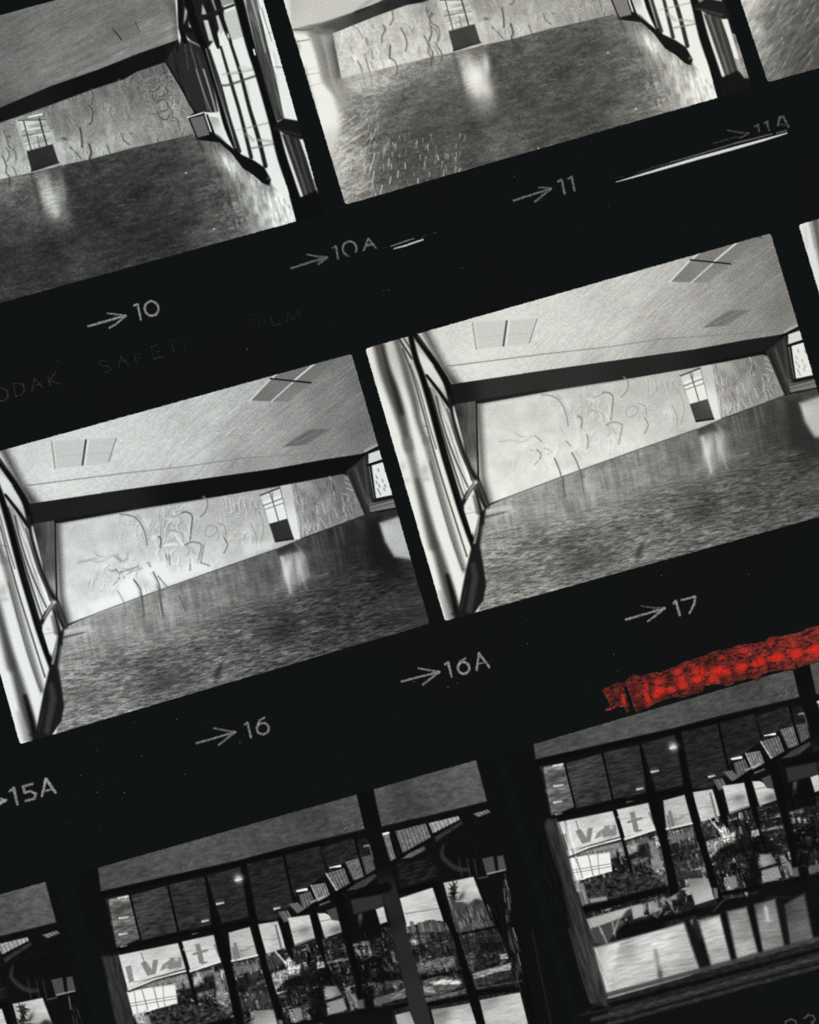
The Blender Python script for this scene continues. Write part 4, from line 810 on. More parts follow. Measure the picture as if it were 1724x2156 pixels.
    s.fill(S3(820, 900, 1060, 850, 1120, 980, 840, 1060), 34, soft=8, a=.7); s.streaks(S3(820, 880, 1080, 840, 1130, 980, 840, 1080), -20, 14, 4, .7, seed=55)
    s.curve(S3(1150, 760, 1140, 830, 1190, 890, 1260, 930, 1330, 935), [4, 8, 9, 9, 6], 62, a=.7, soft=4)
    for x in (1270, 1330, 1380): s.line(S3(x - 8, 860, x + 14, 985), 3, 70, a=.5, soft=2)
    s.fill(S3(1430, 855, 1510, 838, 1530, 955, 1465, 975), 74, soft=2, part='transom_pane'); s.fill(S3(1540, 838, 1582, 830, 1606, 925, 1552, 950), 78, soft=2, part='transom_pane'); s.line(S3(1470, 965, 1600, 935), 3.4, 160, a=.8); s.line(S3(1395, 1000, 1470, 985), 2.4, 110, a=.7)
    # busy street seen through the glass: small upright shards, denser and brighter to the left
    st = s.fill(S2(310, 1780, 740, 1660, 1300, 1530, 1500, 1500, 1724, 1440) + S3(500, 1400, 850, 1330, 1150, 1330, 1490, 1240, 1620, 1560, 1724, 1900) + S3(1700, 1830, 1050, 1960, 940, 2100, 0, 2100) + [(540, 2300), (330, 2330)], 34, soft=3, part='street_view')
    for k in range(1500):
        u = rg.uniform(0, 1); v = rg.uniform(0, 1)
        x = 285 + u * 800 + v * 60; y = 2060 - u * 205 + v * 170 + (rg.uniform(-10, 10))
        wd = rg.uniform(2, 8); ht = rg.uniform(3, 16); up = rg.rand() < .62
        br = rg.rand() ** 2.0
        t = 14 + br * (215 if u < .45 else 165); 
        if rg.rand() < .42: t = rg.uniform(8, 26)
        dx, dy = (.28 * ht, ht) if up else (ht * 1.1, -.29 * ht * 1.1)
        s.line([(x, y), (x + dx, y + dy)], wd if up else wd * .5, t, a=rg.uniform(.4, .9), soft=1.7, only=[st])
    s.streaks(S3(-400, 1600, 1724, 1200, 1724, 1900, -300, 2100), 74, 14, 4, .5, seed=56, only=[st])
    T = lambda q, t, c=S3, a=.92, soft=2.2, part=None: s.fill(c(*q), t, soft=soft, a=a, part=part, parent=st)
    T((0, 1650, 380, 1640, 480, 1760, 420, 1790, 0, 1800), 24, a=.7, soft=6); T((200, 1780, 270, 1790, 300, 2050, 200, 2050), 18, a=.85, soft=4)
    T((470, 1650, 860, 1690, 880, 1740, 540, 1760, 480, 1700), 16, a=.85, soft=4); T((240, 1640, 330, 1650, 330, 1740, 240, 1760), 12, a=.8, soft=4)
    T((540, 1760, 640, 1780, 650, 1950, 560, 1960), 14, a=.85, soft=4); T((440, 1330, 690, 1250, 700, 1420, 470, 1480), 15, a=.95, soft=4); T((500, 1590, 700, 1560, 720, 1690, 520, 1720), 14, a=.9, soft=4)
    T((430, 1790, 470, 1780, 500, 1950, 480, 1960), 150, a=.7); T((280, 1800, 380, 1830, 350, 1860, 290, 1880), 205, a=.85); T((300, 1905, 420, 1880, 430, 1965, 310, 1992), [(700, 2120, 160), (715, 2115, 110)], part='window_pane')
    T((30, 1955, 95, 1940, 108, 2035, 45, 2045), 150, part='window_pane'); T((640, 1880, 870, 1800, 880, 1860, 650, 1925), 130, a=.85, part='window_pane'); T((720, 1740, 850, 1730, 850, 1770, 740, 1790), 90, a=.7)
    for x in (520, 560, 600): T((x, 1520, x + 22, 1512, x + 34, 1550, x + 14, 1560), 165, a=.8)
    T((505, 1470, 610, 1450, 620, 1475, 510, 1490), 110, a=.6); T((530, 1260, 560, 1250, 560, 1330, 530, 1370), 90, a=.7)
    T((230, 1610, 300, 1595, 300, 1640, 230, 1655), 200, a=.8); T((300, 1600, 460, 1570, 460, 1590, 300, 1620), 165, a=.6); T((620, 1660, 660, 1650, 670, 1720, 630, 1720), 110, a=.6)
    # right of the pillar: trees, walkway, boat-like pale shapes
    T((900, 1370, 1500, 1270, 1600, 1560, 960, 1620), 40, a=.75, soft=6)
    s.streaks(S3(880, 1280, 1560, 1200, 1620, 1560, 950, 1640), 74, 22, 5, .8, seed=57)
    for k in range(46):
        x = rg.uniform(900, 1480); y = rg.uniform(1260, 1420) - (x - 900) * .08
        s.line(S3(x, y, x + 22, y + rg.uniform(30, 110)), rg.uniform(1.5, 4), rg.uniform(70, 150), a=.5, soft=1.8)
    T((955, 1610, 1230, 1560, 1240, 1640, 965, 1690), [(900, 2030, 140), (940, 2025, 120), (900, 2045, 90)], a=.85); T((1360, 1690, 1640, 1610, 1640, 1660, 1540, 1680, 1370, 1730), 170, a=.85)
    T((1560, 1550, 1610, 1540, 1620, 1580, 1570, 1590), 190, a=.8); T((1000, 1740, 1130, 1700, 1280, 1730, 1290, 1780, 1100, 1850, 1000, 1850), 96, a=.8, soft=3)
    T((1050, 1755, 1130, 1728, 1275, 1742, 1270, 1765, 1080, 1770), 215, a=.85); T((1000, 1778, 1080, 1790, 1090, 1830, 1010, 1830), 150, a=.8); T((1010, 1870, 1310, 1800, 1310, 1830, 1020, 1900), 105, a=.8)
    T((1360, 1730, 1640, 1670, 1620, 1720, 1380, 1790), 60, a=.7); s.blob(*S3(935, 1460)[0], 7, 7, 0, 230, .9); T((1300, 1560, 1400, 1530, 1410, 1620, 1320, 1640), 100, a=.6, soft=5); s.blob(*S3(1400, 1560)[0], 10, 14, 0, 20, .7)
    T((1290, 1440, 1540, 1390, 1560, 1500, 1320, 1560), 48, a=.5, soft=6)
    s.line(S3(1000, 1715, 1300, 1670), 6, 14, soft=2.5); s.line(S3(1030, 1915, 1340, 1860), 10, 13, soft=3); s.line(S3(1380, 1800, 1720, 1740), 2.4, 90, a=.6); s.line(S3(1390, 1830, 1720, 1790), 12, 14, soft=3)
    # left lower: bright gridded shop window
    sw = T((300, 1822, 480, 1785, 650, 1760, 668, 1905, 500, 1950, 345, 1992), 240, S2, 1, part='gridded_window'); T((310, 1780, 500, 1735, 740, 1690, 760, 1760, 650, 1770, 480, 1790), 130, S2, .7, 3)
    for q in [(410, 1810, 455, 1960), (490, 1770, 530, 1935), (330, 1905, 660, 1850), (335, 1925, 665, 1870), (350, 1800, 380, 1990), (560, 1770, 575, 1930)]: s.line(S2(*q), 2.2 if q[0] in (490, 410) else 1.5, 95, a=.75, soft=1.4)
    T((345, 1990, 430, 1965, 460, 2055, 380, 2055), 205, S2, .8, 4); T((440, 1985, 780, 1900, 800, 1990, 450, 2080), 42, S2, .75, 5)
    s.streaks(S2(420, 1960, 800, 1880, 840, 2060, 440, 2130), -14, 8, 5, .9, seed=58)
    T((770, 1720, 850, 1700, 860, 1760, 790, 1790), 205, S2, .8, 3); T((930, 1690, 1030, 1660, 1075, 1960, 990, 2010, 950, 1900), 128, S2, .8, 4); T((975, 1660, 1020, 1650, 1030, 1720, 990, 1740), 225, S2, .8); T((810, 1830, 930, 1800, 935, 1850, 815, 1880), 190, S2, .6, 3)
    T((830, 1850, 935, 1830, 950, 1990, 850, 2010), 26, S2, .75, 4); s.streaks(S2(820, 1840, 950, 1820, 960, 2000, 840, 2030), 74, 10, 4, 1.0, seed=59)
    T((1195, 1965, 1335, 1950, 1370, 2055, 1210, 2080), 155, S2, .85, 2, part='window_pane'); T((1070, 1620, 1250, 1580, 1270, 1660, 1080, 1710), 120, S2, .6, 4); T((1350, 1690, 1560, 1620, 1560, 1700, 1450, 1740, 1370, 1820, 1350, 1760), 175, S2, .85, 3)
    T((1440, 1620, 1480, 1560, 1560, 1680, 1480, 1690), 215, S2, .8, 3); T((1310, 1560, 1400, 1540, 1450, 1600, 1400, 1640, 1330, 1660), 62, S2, .85, 3)
    s.line(S2(1370, 1520, 1450, 1610, 1500, 1640), 4.4, 220, a=.9); s.curve(S2(1300, 1590, 1340, 1540, 1400, 1545, 1440, 1600), 2, 150, a=.6)
    T((1180, 1690, 1240, 1680, 1250, 1790, 1190, 1800), 90, S2, .5); T((1110, 1840, 1340, 1780, 1360, 1940, 1130, 1960), 70, S2, .5, 5); s.line(S2(1250, 1760, 1310, 1735), 6, 215, a=.8)
    T((1480, 1950, 1555, 1930, 1565, 2030, 1500, 2050), 120, S2, .8)
    kids = [st] + [k for k in range(len(s.names)) if s.parents[k] == st and s.names[k] != 'gridded_window']
    for k in range(2600):      # fine clutter of reflections, signs, foliage and parked cars
        u = rg.uniform(0, 1); v = rg.uniform(0, 1)
        x = 285 + u * 800 + v * 60; y = 2040 - u * 205 + v * 175
        L = rg.uniform(1.5, 9); up = rg.rand() < .6; base = rg.rand()
        t = rg.uniform(8, 30) if base < .58 else rg.uniform(55, 135) if base < .87 else rg.uniform(170, 245) * (1 if u < .5 else .8)
        dx, dy = (.27 * L, L) if up else (L * 1.2, -.29 * L * 1.2)
        s.line([(x, y), (x + dx, y + dy)], rg.uniform(.6, 2.6), t, a=rg.uniform(.25, .75), soft=1.7, only=kids)
    s.streaks(S2(300, 1600, 1724, 1200, 1724, 2300, 300, 2300), 74, 8, 2.6, .55, seed=71, only=kids); s.streaks(S3(0, 1300, 1724, 1200, 1724, 2100, 0, 2100), -15, 9, 2.8, .5, seed=72, only=kids)
    for q in [(200, 1790, 280, 1800, 300, 2040, 205, 2040), (490, 1650, 840, 1690, 870, 1735, 560, 1750), (545, 1770, 640, 1790, 650, 1940, 560, 1950), (445, 1340, 690, 1260, 700, 1410, 480, 1470), (20, 1700, 360, 1680, 420, 1760, 0, 1790), (1560, 1300, 1724, 1280, 1724, 1500, 1640, 1520), (1400, 1460, 1540, 1440, 1560, 1520, 1420, 1540)]: T(q, 15, a=.72, soft=7)
    for q in [(770, 1780, 940, 1740, 960, 1800, 800, 1850), (1100, 1740, 1300, 1690, 1320, 1760, 1120, 1810)]: T(q, 22, S2, .6, 7)
    for q, t in [((930, 1680, 965, 1670, 1040, 1960, 1000, 1990), 150), ((310, 1785, 480, 1745, 740, 1690, 745, 1725, 500, 1775, 315, 1822), 165), ((770, 1690, 930, 1650, 935, 1700, 790, 1735), 150), ((1080, 1650, 1250, 1610, 1265, 1650, 1090, 1700), 120), ((640, 1760, 690, 1745, 700, 1800, 660, 1810), 205), ((715, 1740, 750, 1730, 765, 1790, 725, 1800), 215)]: T(q, t, S2, .5, 4)
    # sky panes
    sk = []
    def pane(q, t, c=S2, **k):
        L = s.fill(c(*q), t, soft=1.9, part='window_pane'); sk.append(L); return L
    p1 = pane((240, 1555, 680, 1465, 742, 1650, 500, 1715, 305, 1800), [(260, 2020, 212), (330, 2000, 190), (370, 1995, 208), (380, 2030, 195), (270, 2070, 232), (340, 2040, 225)])
    pane((700, 1457, 940, 1405, 1002, 1590, 760, 1660), [(400, 1990, 214), (440, 1980, 190), (450, 2010, 212), (420, 2030, 220)])
    pane((1038, 1392, 1192, 1350, 1250, 1562, 1062, 1605), [(500, 1970, 185), (520, 1990, 196), (500, 2010, 150)]); pane((1248, 1332, 1395, 1308, 1455, 1500, 1312, 1545), [(560, 1950, 196), (580, 1980, 175), (560, 1990, 215)])
    pane((1468, 1285, 1625, 1262, 1668, 1435, 1520, 1490), [(620, 1935, 215), (650, 1940, 212), (640, 1970, 150), (630, 1985, 215)])
    pane((235, 1252, 290, 1250, 425, 1310, 432, 1380, 290, 1430), [(680, 1930, 225), (700, 1945, 215), (715, 1955, 150), (690, 1970, 180)], S3)
    pane((658, 1222, 715, 1200, 742, 1312, 690, 1330), [(795, 1915, 215), (805, 1935, 190)], S3); pane((832, 1142, 1078, 1062, 1150, 1310, 1050, 1300, 960, 1330, 885, 1350), [(860, 1890, 214), (900, 1880, 208), (900, 1910, 190), (870, 1940, 212), (925, 1935, 190)], S3)
    pane((1150, 1030, 1372, 985, 1440, 1160, 1500, 1310, 1400, 1360, 1270, 1390, 1210, 1250), [(960, 1870, 190), (990, 1855, 214), (1000, 1880, 208), (1010, 1930, 70), (990, 1940, 84), (970, 1930, 62)], S3)
    s.streaks(box, -12, 18, 5, .08, seed=60, only=sk)
    s.line(S2(310, 1805, 370, 1780, 500, 1728, 740, 1665), 3.6, 238); s.line(S2(315, 1822, 500, 1745, 745, 1680), 2.4, 40, a=.8); s.line(S2(350, 1752, 600, 1700, 690, 1640), 2, 120, a=.6); s.line(S2(755, 1672, 1005, 1592), 5, 232); s.line(S2(760, 1690, 1010, 1612), 2, 50, a=.8); s.line(S2(1060, 1598, 1252, 1555), 3.6, 225)
    s.line(S2(680, 1520, 710, 1512), 3, 235)
    # mirrored shop lettering painted on the glass
    lt = s.newpart('glass_lettering', p1)
    s.fill(S2(288, 1640, 330, 1628, 352, 1745, 318, 1755), 136, soft=1.8, lab=lt)
    s.fill(S2(400, 1612, 440, 1598, 480, 1660, 490, 1590, 528, 1590, 510, 1690, 450, 1706), 132, soft=1.8, lab=lt)
    s.fill(S2(540, 1670, 560, 1625, 612, 1590, 612, 1575, 695, 1568, 700, 1640, 610, 1660, 590, 1650), 134, soft=2, lab=lt); s.blob(*S2(660, 1585)[0], 4, 4, 0, 225, .8); s.blob(*S2(590, 1640)[0], 3, 4, 0, 190, .7)
    s.fill(S2(795, 1478, 830, 1470, 862, 1610, 826, 1618), 128, soft=1.8, lab=lt); s.line(S2(785, 1548, 880, 1520), 5, 128, lab=lt); s.line(S2(845, 1618, 880, 1605), 3, 110)
    s.line(S2(935, 1480, 970, 1560), 4, 120, a=.7); s.line(S2(1085, 1475, 1110, 1570), 7, 110, a=.8, lab=lt); s.line(S2(1110, 1530, 1190, 1510), 4, 135, a=.7); s.line(S2(1070, 1500, 1090, 1590), 4, 90, a=.6)
    for q, w, t in [((1250, 1450, 1430, 1430), 1.4, 140), ((1380, 1340, 1420, 1500), 4, 95), ((1400, 1350, 1440, 1500), 3, 210), ((1490, 1395, 1640, 1350), 1.4, 130), ((405, 1540, 430, 1620), 2, 85), ((700, 1530, 950, 1510), 1.2, 150), ((1160, 1500, 1220, 1490), 2, 130)]: s.line(S2(*q), w, t, a=.8)
    s.blob(*S2(1590, 1370)[0], 14, 8, -10, 110, .7); s.line(S2(1525, 1480, 1670, 1430), 3.4, 70, a=.7)
    s.fill(S3(300, 1232, 370, 1205, 420, 1310, 340, 1300), 70, soft=2, part='louvre_panel'); s.line(S3(255, 1310, 330, 1295), 2, 110, a=.8); s.blob(*S3(370, 1370)[0], 16, 9, -12, 90, .7); s.line(S3(280, 1395, 300, 1430), 3, 150)
    s.line(S3(870, 1255, 1120, 1215), 2.2, 120, a=.8)
    for k in range(26):
        x = rg.uniform(890, 1150); s.line(S3(x, 1330 - rg.uniform(0, 30), x + 10, 1380), rg.uniform(2, 5), rg.uniform(60, 130), a=.7, soft=1.6)
    # dark palm fronds and pale fence in the far right pane
    tr = s.newpart('tree', st)
    for k in range(40):
        a = rg.uniform(0, 6.28); (cx, cy), = S3(1225, 1110 + rg.uniform(-60, 70)); L = rg.uniform(6, 17)
        s.line([(cx, cy), (cx + L * math.cos(a), cy + L * math.sin(a))], [5, 1.4], rg.uniform(16, 60), a=.9, soft=1.6, lab=tr)
    s.blob(*S3(1280, 1130)[0], 5, 12, 30, 40, .7); s.fill(S3(1200, 1160, 1250, 1150, 1330, 1190, 1380, 1150, 1440, 1160, 1500, 1300, 1520, 1340, 1290, 1390, 1240, 1290), 66, soft=4, a=.9, lab=tr)
    for k in range(60):
        x = rg.uniform(1220, 1480); y = rg.uniform(1190, 1330)
        s.line(S3(x, y, x + 14, y + rg.uniform(20, 70)), rg.uniform(1, 3), rg.choice([26, 120, 150]), a=.6, soft=1.5)
    s.blob(*S3(1395, 1170)[0], 9, 7, 0, 40, .8); s.line(S3(1240, 1165, 1310, 1160), 2.4, 190, a=.8)
    # louvre/transom base rails and uprights
    fw = lambda q, w, c=S2, t=13, soft=2.4: s.curve(c(*q), list(w) if isinstance(w, tuple) else w, t, soft=soft, lab=0)
    fw((225, 1518, 450, 1462, 690, 1405, 940, 1360, 1240, 1310), (7, 7, 7, 8, 8)); fw((120, 1110, 600, 1005, 1150, 880, 1724, 740), 9)
    fw((680, 1460, 745, 1680, 830, 2000, 850, 2100), (6, 6, 7, 8)); fw((868, 980, 905, 1200, 940, 1330, 990, 1500, 1050, 1720, 1130, 2100), (3, 4, 15, 22, 18, 20)); fw((1215, 1260, 1290, 1600, 1380, 1900, 1440, 2100), (12, 15, 15, 17))
    fw((1420, 1300, 1470, 1480, 1500, 1580), (5, 14, 4)); fw((1650, 1240, 1690, 1420, 1724, 1560), (12, 13, 8))
    fw((200, 1200, 240, 1390, 290, 1600, 345, 1800), (9, 11, 6, 5), S3); fw((380, 1120, 430, 1300, 460, 1460, 520, 1700, 560, 1960), (18, 22, 16, 13, 12), S3); fw((480, 1130, 700, 1080), 6, S3)
    s.fill(S3(478, 1155, 700, 1110, 720, 1200, 500, 1258), 48, soft=3, part='transom_pane')
    fw((1090, 1040, 1150, 1220, 1230, 1400, 1290, 1600, 1350, 1800, 1440, 2100), (15, 14, 12, 16, 18, 20), S3); fw((1370, 960, 1420, 1100, 1500, 1300), (6, 5, 4), S3)
    fw((1050, 1950, 950, 1975), 5, S3); fw((0, 2075, 400, 2000, 800, 1930, 930, 1900), 9, S3); fw((1280, 1400, 1530, 1350), 5, S3); fw((800, 1100, 1080, 1035), 12, S3)
    # main pillar
    pl = s.fill(S3(520, 380, 640, 340, 690, 600, 740, 850, 810, 1060, 870, 1330, 930, 1560, 1000, 1800, 1080, 2100, 1150, 2400, 1000, 2400, 930, 2060, 860, 1750, 800, 1500, 740, 1230, 690, 1080, 640, 850, 575, 620), [(760, 1700, 15), (800, 1800, 15), (815, 1900, 38), (840, 1980, 42), (880, 2100, 44), (800, 1960, 18)], soft=2.5, part='pillar')
    s.line(S3(560, 1100, 700, 1075, 740, 1060), 20, 14, soft=4)
    # dark right hand bay of the print with faint vertical glints
    for k in range(60):
        v = rg.uniform(0, 1); (x, y), = S3(1570 + v * 120 + rg.uniform(-20, 40), 960 + v * 800)
        s.line([(x, y), (x + rg.uniform(2, 8), y + rg.uniform(8, 30))], rg.uniform(1, 2.6), rg.uniform(45, 95) if rg.rand() < .85 else 190, a=.6, soft=1.6)
    s.line(S1(3620, 750, 3720, 1050), 5, 42, a=.0)
    s.line([(1098, 1722), (1120, 1790), (1143, 1860)], [4, 9, 6], 44, soft=4, a=.9, part='side_post'); s.line([(1143, 1850), (1170, 1960), (1195, 2060), (1215, 2110)], [6, 5, 7, 4], 36, soft=4, a=.8)
    s.line([(1120, 1960), (1140, 2060), (1160, 2156)], 2, 44, a=.7)
    # floor reflections at the bottom, painted as bright panes
    pane((1060, 1952, 1200, 1930, 1340, 1903, 1400, 2090, 1430, 2200, 1130, 2250), [(930, 2135, 120), (990, 2120, 165), (960, 2150, 212), (990, 2150, 205)], S3)
    pane((1412, 1882, 1600, 1845, 1705, 1825, 1724, 1900, 1800, 2200, 1500, 2250), [(1040, 2110, 130), (1050, 2125, 222), (1090, 2110, 200), (1060, 2150, 190)], S3); pane((800, 1990, 905, 1962, 950, 2080, 950, 2140, 840, 2160), [(840, 2150, 170), (850, 2140, 190), (860, 2130, 120)], S3)
    s.streaks(S3(1040, 1940, 1724, 1820, 1800, 2200, 1100, 2250), -12, 26, 5, .12, seed=61)
    s.fill(S3(1724, 1560, 1800, 1900, 1860, 2200, 1830, 2200, 1730, 1850), 13, soft=4, a=.9)
    # ---- lower part of the picture, seen only in the right hand print
    lw = [(100, 2156), (1300, 1900), (1500, 2800), (100, 2800)]
    s.streaks(C4(700, 1150, 1315, 1000, 1315, 1560, 760, 1600), -14, 7, 3, .0, seed=62)
    T((770, 1430, 1050, 1350, 1315, 1280, 1315, 1330, 1060, 1410, 800, 1500), [(330, 2210, 170), (400, 2190, 185), (460, 2180, 120)], C4, 1, 3); T((740, 1180, 1100, 1110, 1315, 1110, 1315, 1230, 1130, 1250, 760, 1340), 46, C4, .7, 5)
    s.streaks(C4(740, 1150, 1315, 1080, 1315, 1250, 760, 1330), -14, 9, 6, 1.0, seed=62)
    T((700, 1190, 750, 1180, 790, 1320, 745, 1340), 150, C4, .8, 3); T((790, 1290, 910, 1270, 915, 1300, 800, 1320), 170, C4, .8, 3)
    fw((745, 1370, 950, 1320, 1130, 1270, 1315, 1225), 15, C4, 13, 4); T((790, 1500, 900, 1470, 1000, 1420, 1040, 1450, 940, 1560, 920, 1600, 830, 1600), 78, C4, .8, 4)
    for q in [(870, 1500, 910, 1590), (950, 1450, 975, 1570), (1000, 1420, 960, 1530), (850, 1460, 880, 1530)]: s.line(C4(*q), 4, 165, a=.7, soft=2.4)
    T((1000, 1490, 1315, 1380, 1315, 1500, 1000, 1600, 940, 1610), 15, C4, .95, 6); T((1080, 1370, 1150, 1340, 1160, 1400, 1100, 1430), 175, C4, .9, 3); T((1190, 1340, 1290, 1310, 1290, 1370, 1210, 1400), 150, C4, .8, 3); T((1050, 1370, 1090, 1350, 1100, 1430, 1000, 1440), 28, C4, .8, 4)
    T((20, 665, 125, 640, 140, 745, 40, 770), 172, C6, .9, 3); T((150, 640, 230, 610, 280, 690, 190, 710), 160, C6, .75, 3); T((340, 590, 430, 540, 450, 620, 360, 640), 180, C6, .75, 3); T((380, 600, 450, 590, 470, 650, 400, 660), 22, C6, .9, 3)
    for k in range(60):
        x = rg.uniform(140, 480); y = rg.uniform(560, 760) - (x - 140) * .1
        s.line(C6(x, y, x + rg.uniform(-20, 30), y + rg.uniform(10, 60)), rg.uniform(2, 5), rg.choice([18, 30, 110, 150]), a=.6, soft=1.8)
    T((530, 405, 715, 400, 775, 590, 600, 645), [(545, 2135, 110), (550, 2150, 168), (575, 2170, 190), (560, 2180, 185)], C6, 1, 2.5, part='window_pane'); T((760, 490, 800, 490, 810, 580, 780, 590), 130, C6, .8); T((890, 395, 970, 380, 990, 480, 920, 505), 130, C6, .9, 2.5, part='window_pane')
    T((1182, 185, 1290, 180, 1340, 260, 1220, 300), [(698, 2085, 165), (720, 2080, 90)], C6, .9, 3); T((1210, 330, 1350, 290, 1385, 395, 1245, 430), [(710, 2120, 140), (720, 2130, 150)], C6, 1, 2.5, part='window_pane'); T((1420, 260, 1460, 250, 1500, 380, 1460, 380), 165, C6, .7, 3); T((1480, 310, 1530, 300, 1545, 380, 1500, 390), 110, C6, .8, 3)
    T((1640, 290, 1724, 270, 1800, 300, 1724, 340, 1650, 355), 85, C6, .9, 3)
    T((600, 680, 880, 620, 1150, 540, 1250, 440, 1600, 420, 1724, 370, 1800, 400, 1800, 600, 1300, 560, 1060, 640, 620, 760), 17, C6, .97, 5); fw((-40, 860, 200, 800, 480, 740, 620, 700), 13, C6, 15, 4)
    s.curve(C6(770, 700, 830, 630, 900, 580, 1040, 560), 3, 66, a=.8, soft=2.4)
    wf = s.newpart('floor_reflection', 0)
    F = lambda q, t, c=C6: s.fill(c(*q), t, soft=5, part='floor_reflection')  # reflections on the pictured floor, put into the tone as bright panes
    F((815, 1630, 1000, 1580, 1315, 1500, 1500, 1440, 1500, 1900, 1150, 1940, 915, 1980), [(340, 2280, 170), (370, 2290, 215), (400, 2300, 205), (420, 2350, 208)], C4)
    F((-80, 985, 0, 955, 300, 870, 500, 812, 560, 960, 664, 1240, 330, 1345, 0, 1440, -200, 1500), [(410, 2270, 160), (430, 2275, 220), (470, 2265, 222), (520, 2260, 190), (480, 2330, 188), (540, 2310, 160), (440, 2350, 198), (530, 2350, 186), (470, 2380, 180)])
    F((630, 785, 825, 733, 935, 1175, 755, 1225), [(555, 2215, 130), (560, 2240, 205), (600, 2230, 205), (590, 2300, 172), (620, 2310, 168)]); F((888, 705, 1068, 662, 1175, 1095, 985, 1165), [(620, 2205, 120), (625, 2230, 165), (650, 2220, 130), (650, 2290, 188), (670, 2295, 150)])
    F((1135, 640, 1325, 590, 1415, 1030, 1215, 1085), [(680, 2185, 90), (700, 2210, 150), (720, 2190, 120), (700, 2270, 135), (725, 2280, 108)]); F((1410, 640, 1590, 540, 1672, 960, 1460, 1010), [(745, 2190, 60), (760, 2180, 90), (750, 2250, 92), (780, 2240, 104)])
    s.streaks(C6(-200, 900, 1724, 500, 1724, 1000, -200, 1500), -13, 30, 4, .16, seed=63); s.line(C6(1240, 670, 1260, 780), 7, 205, a=.8, soft=4); s.line(C6(240, 1060, 290, 1330), 8, 110, a=.6, soft=5); s.blob(*C6(285, 1270)[0], 6, 12, 0, 50, .6)
    fw((530, 800, 600, 980, 690, 1240), (14, 20, 19), C6, 22, 5); fw((850, 740, 900, 950, 960, 1170), (8, 8, 8), C6, 18, 4); fw((1100, 670, 1150, 880, 1200, 1090), (9, 9, 8), C6, 16, 4); fw((1370, 620, 1410, 850, 1440, 1000), (10, 10, 8), C6, 22, 5)
    # sill
    si = s.fill(C4(915, 1985) + C6(0, 1440, 330, 1348, 700, 1240, 1180, 1105, 1700, 960, 1800, 930, 1800, 1220, 1724, 1242, 900, 1480, 0, 1712, -200, 1770) + C4(920, 2060, 700, 2110), 34, soft=3, part='window_sill')
    for a, w, t, al in [(1400, 10, 66, .9), (1500, 9, 14, .9), (1590, 9, 58, .85), (1640, 3, 16, .8), (1665, 5, 56, .7)]: s.line(C6(-330, a + 95, 0, a + 8, 1724, a - 450 + (0 if a < 1550 else -15), 1800, a - 470), w, t, a=al, soft=3.4)
    s.line(C6(-250, 1790, 0, 1712, 900, 1480, 1724, 1240, 1800, 1218), [1.5, 3, 3, 2.2, 2], 178, a=.85, soft=1.7)
    s.streaks(C6(-200, 1300, 1724, 800, 1724, 1250, -200, 1800), -15, 12, 3, .4, seed=64, only=[si])
    # post at the left of the right hand print
    if low: s.fill(C4(480, 780, 500, 740, 565, 735, 640, 960, 720, 1290, 800, 1560, 910, 1960, 930, 2040, 800, 2010, 700, 1650, 600, 1200), [(240, 2040, 50), (280, 2150, 46), (330, 2300, 58), (350, 2380, 50)], soft=5, part='side_post'); s.line(C4(540, 950, 640, 1350, 720, 1650), [1, 4, 3], 20, a=.6, soft=3); s.streaks(C4(470, 740, 640, 740, 950, 2050, 780, 2050), 73, 40, 3, .45, seed=65)
    if low: s.line(C4(650, 1500, 740, 1830, 800, 2010), 3, 74, a=.6, soft=3)
    s.line([(176, 1858), (200, 1960), (240, 2110), (300, 2380)], 0, 30, a=0)

G_FRONT = 'prints of the glazed front in the bottom strip'
def stripe_post(s):
    s.line([(1098, 1722), (1120, 1790), (1143, 1860)], [4, 9, 6], 46, soft=4, a=.9, part='side_post')
    s.line([(1143, 1850), (1170, 1960), (1195, 2060), (1215, 2110)], [6, 5, 7, 4], 38, soft=4, a=.8)
def low_left(s):
    s.fill([(1215, 2150), (1222, 2142), (1270, 2133), (1285, 2170), (1220, 2170)], 50, soft=2.5, a=.9)
s = Sheet([(148, 1842), (1040, 1588), (1215, 2180), (320, 2435)], STEP)
paint_front(s)
emit_print(s, 'print of a glazed front with louvred fan and posts, left of the red mark', G_FRONT)
s = Sheet([(1058, 1584), (1965, 1320), (2137, 1930), (1228, 2177)], STEP, aff=(1, 0, -OFFC[0], 0, 1, -OFFC[1]))
paint_front(s, 2, low=True)
emit_print(s, 'print of the glazed front under the red mark, cut off by the right edge', G_FRONT)
s = Sheet([(-770, 2100), (112, 1850), (285, 2440), (-600, 2690)], STEP, aff=(1, 0, -OFFA[0], 0, 1, -OFFA[1]))
paint_front(s, 3)
emit_print(s, 'print of the glazed front cut off by the left edge, below the number 15A', G_FRONT)

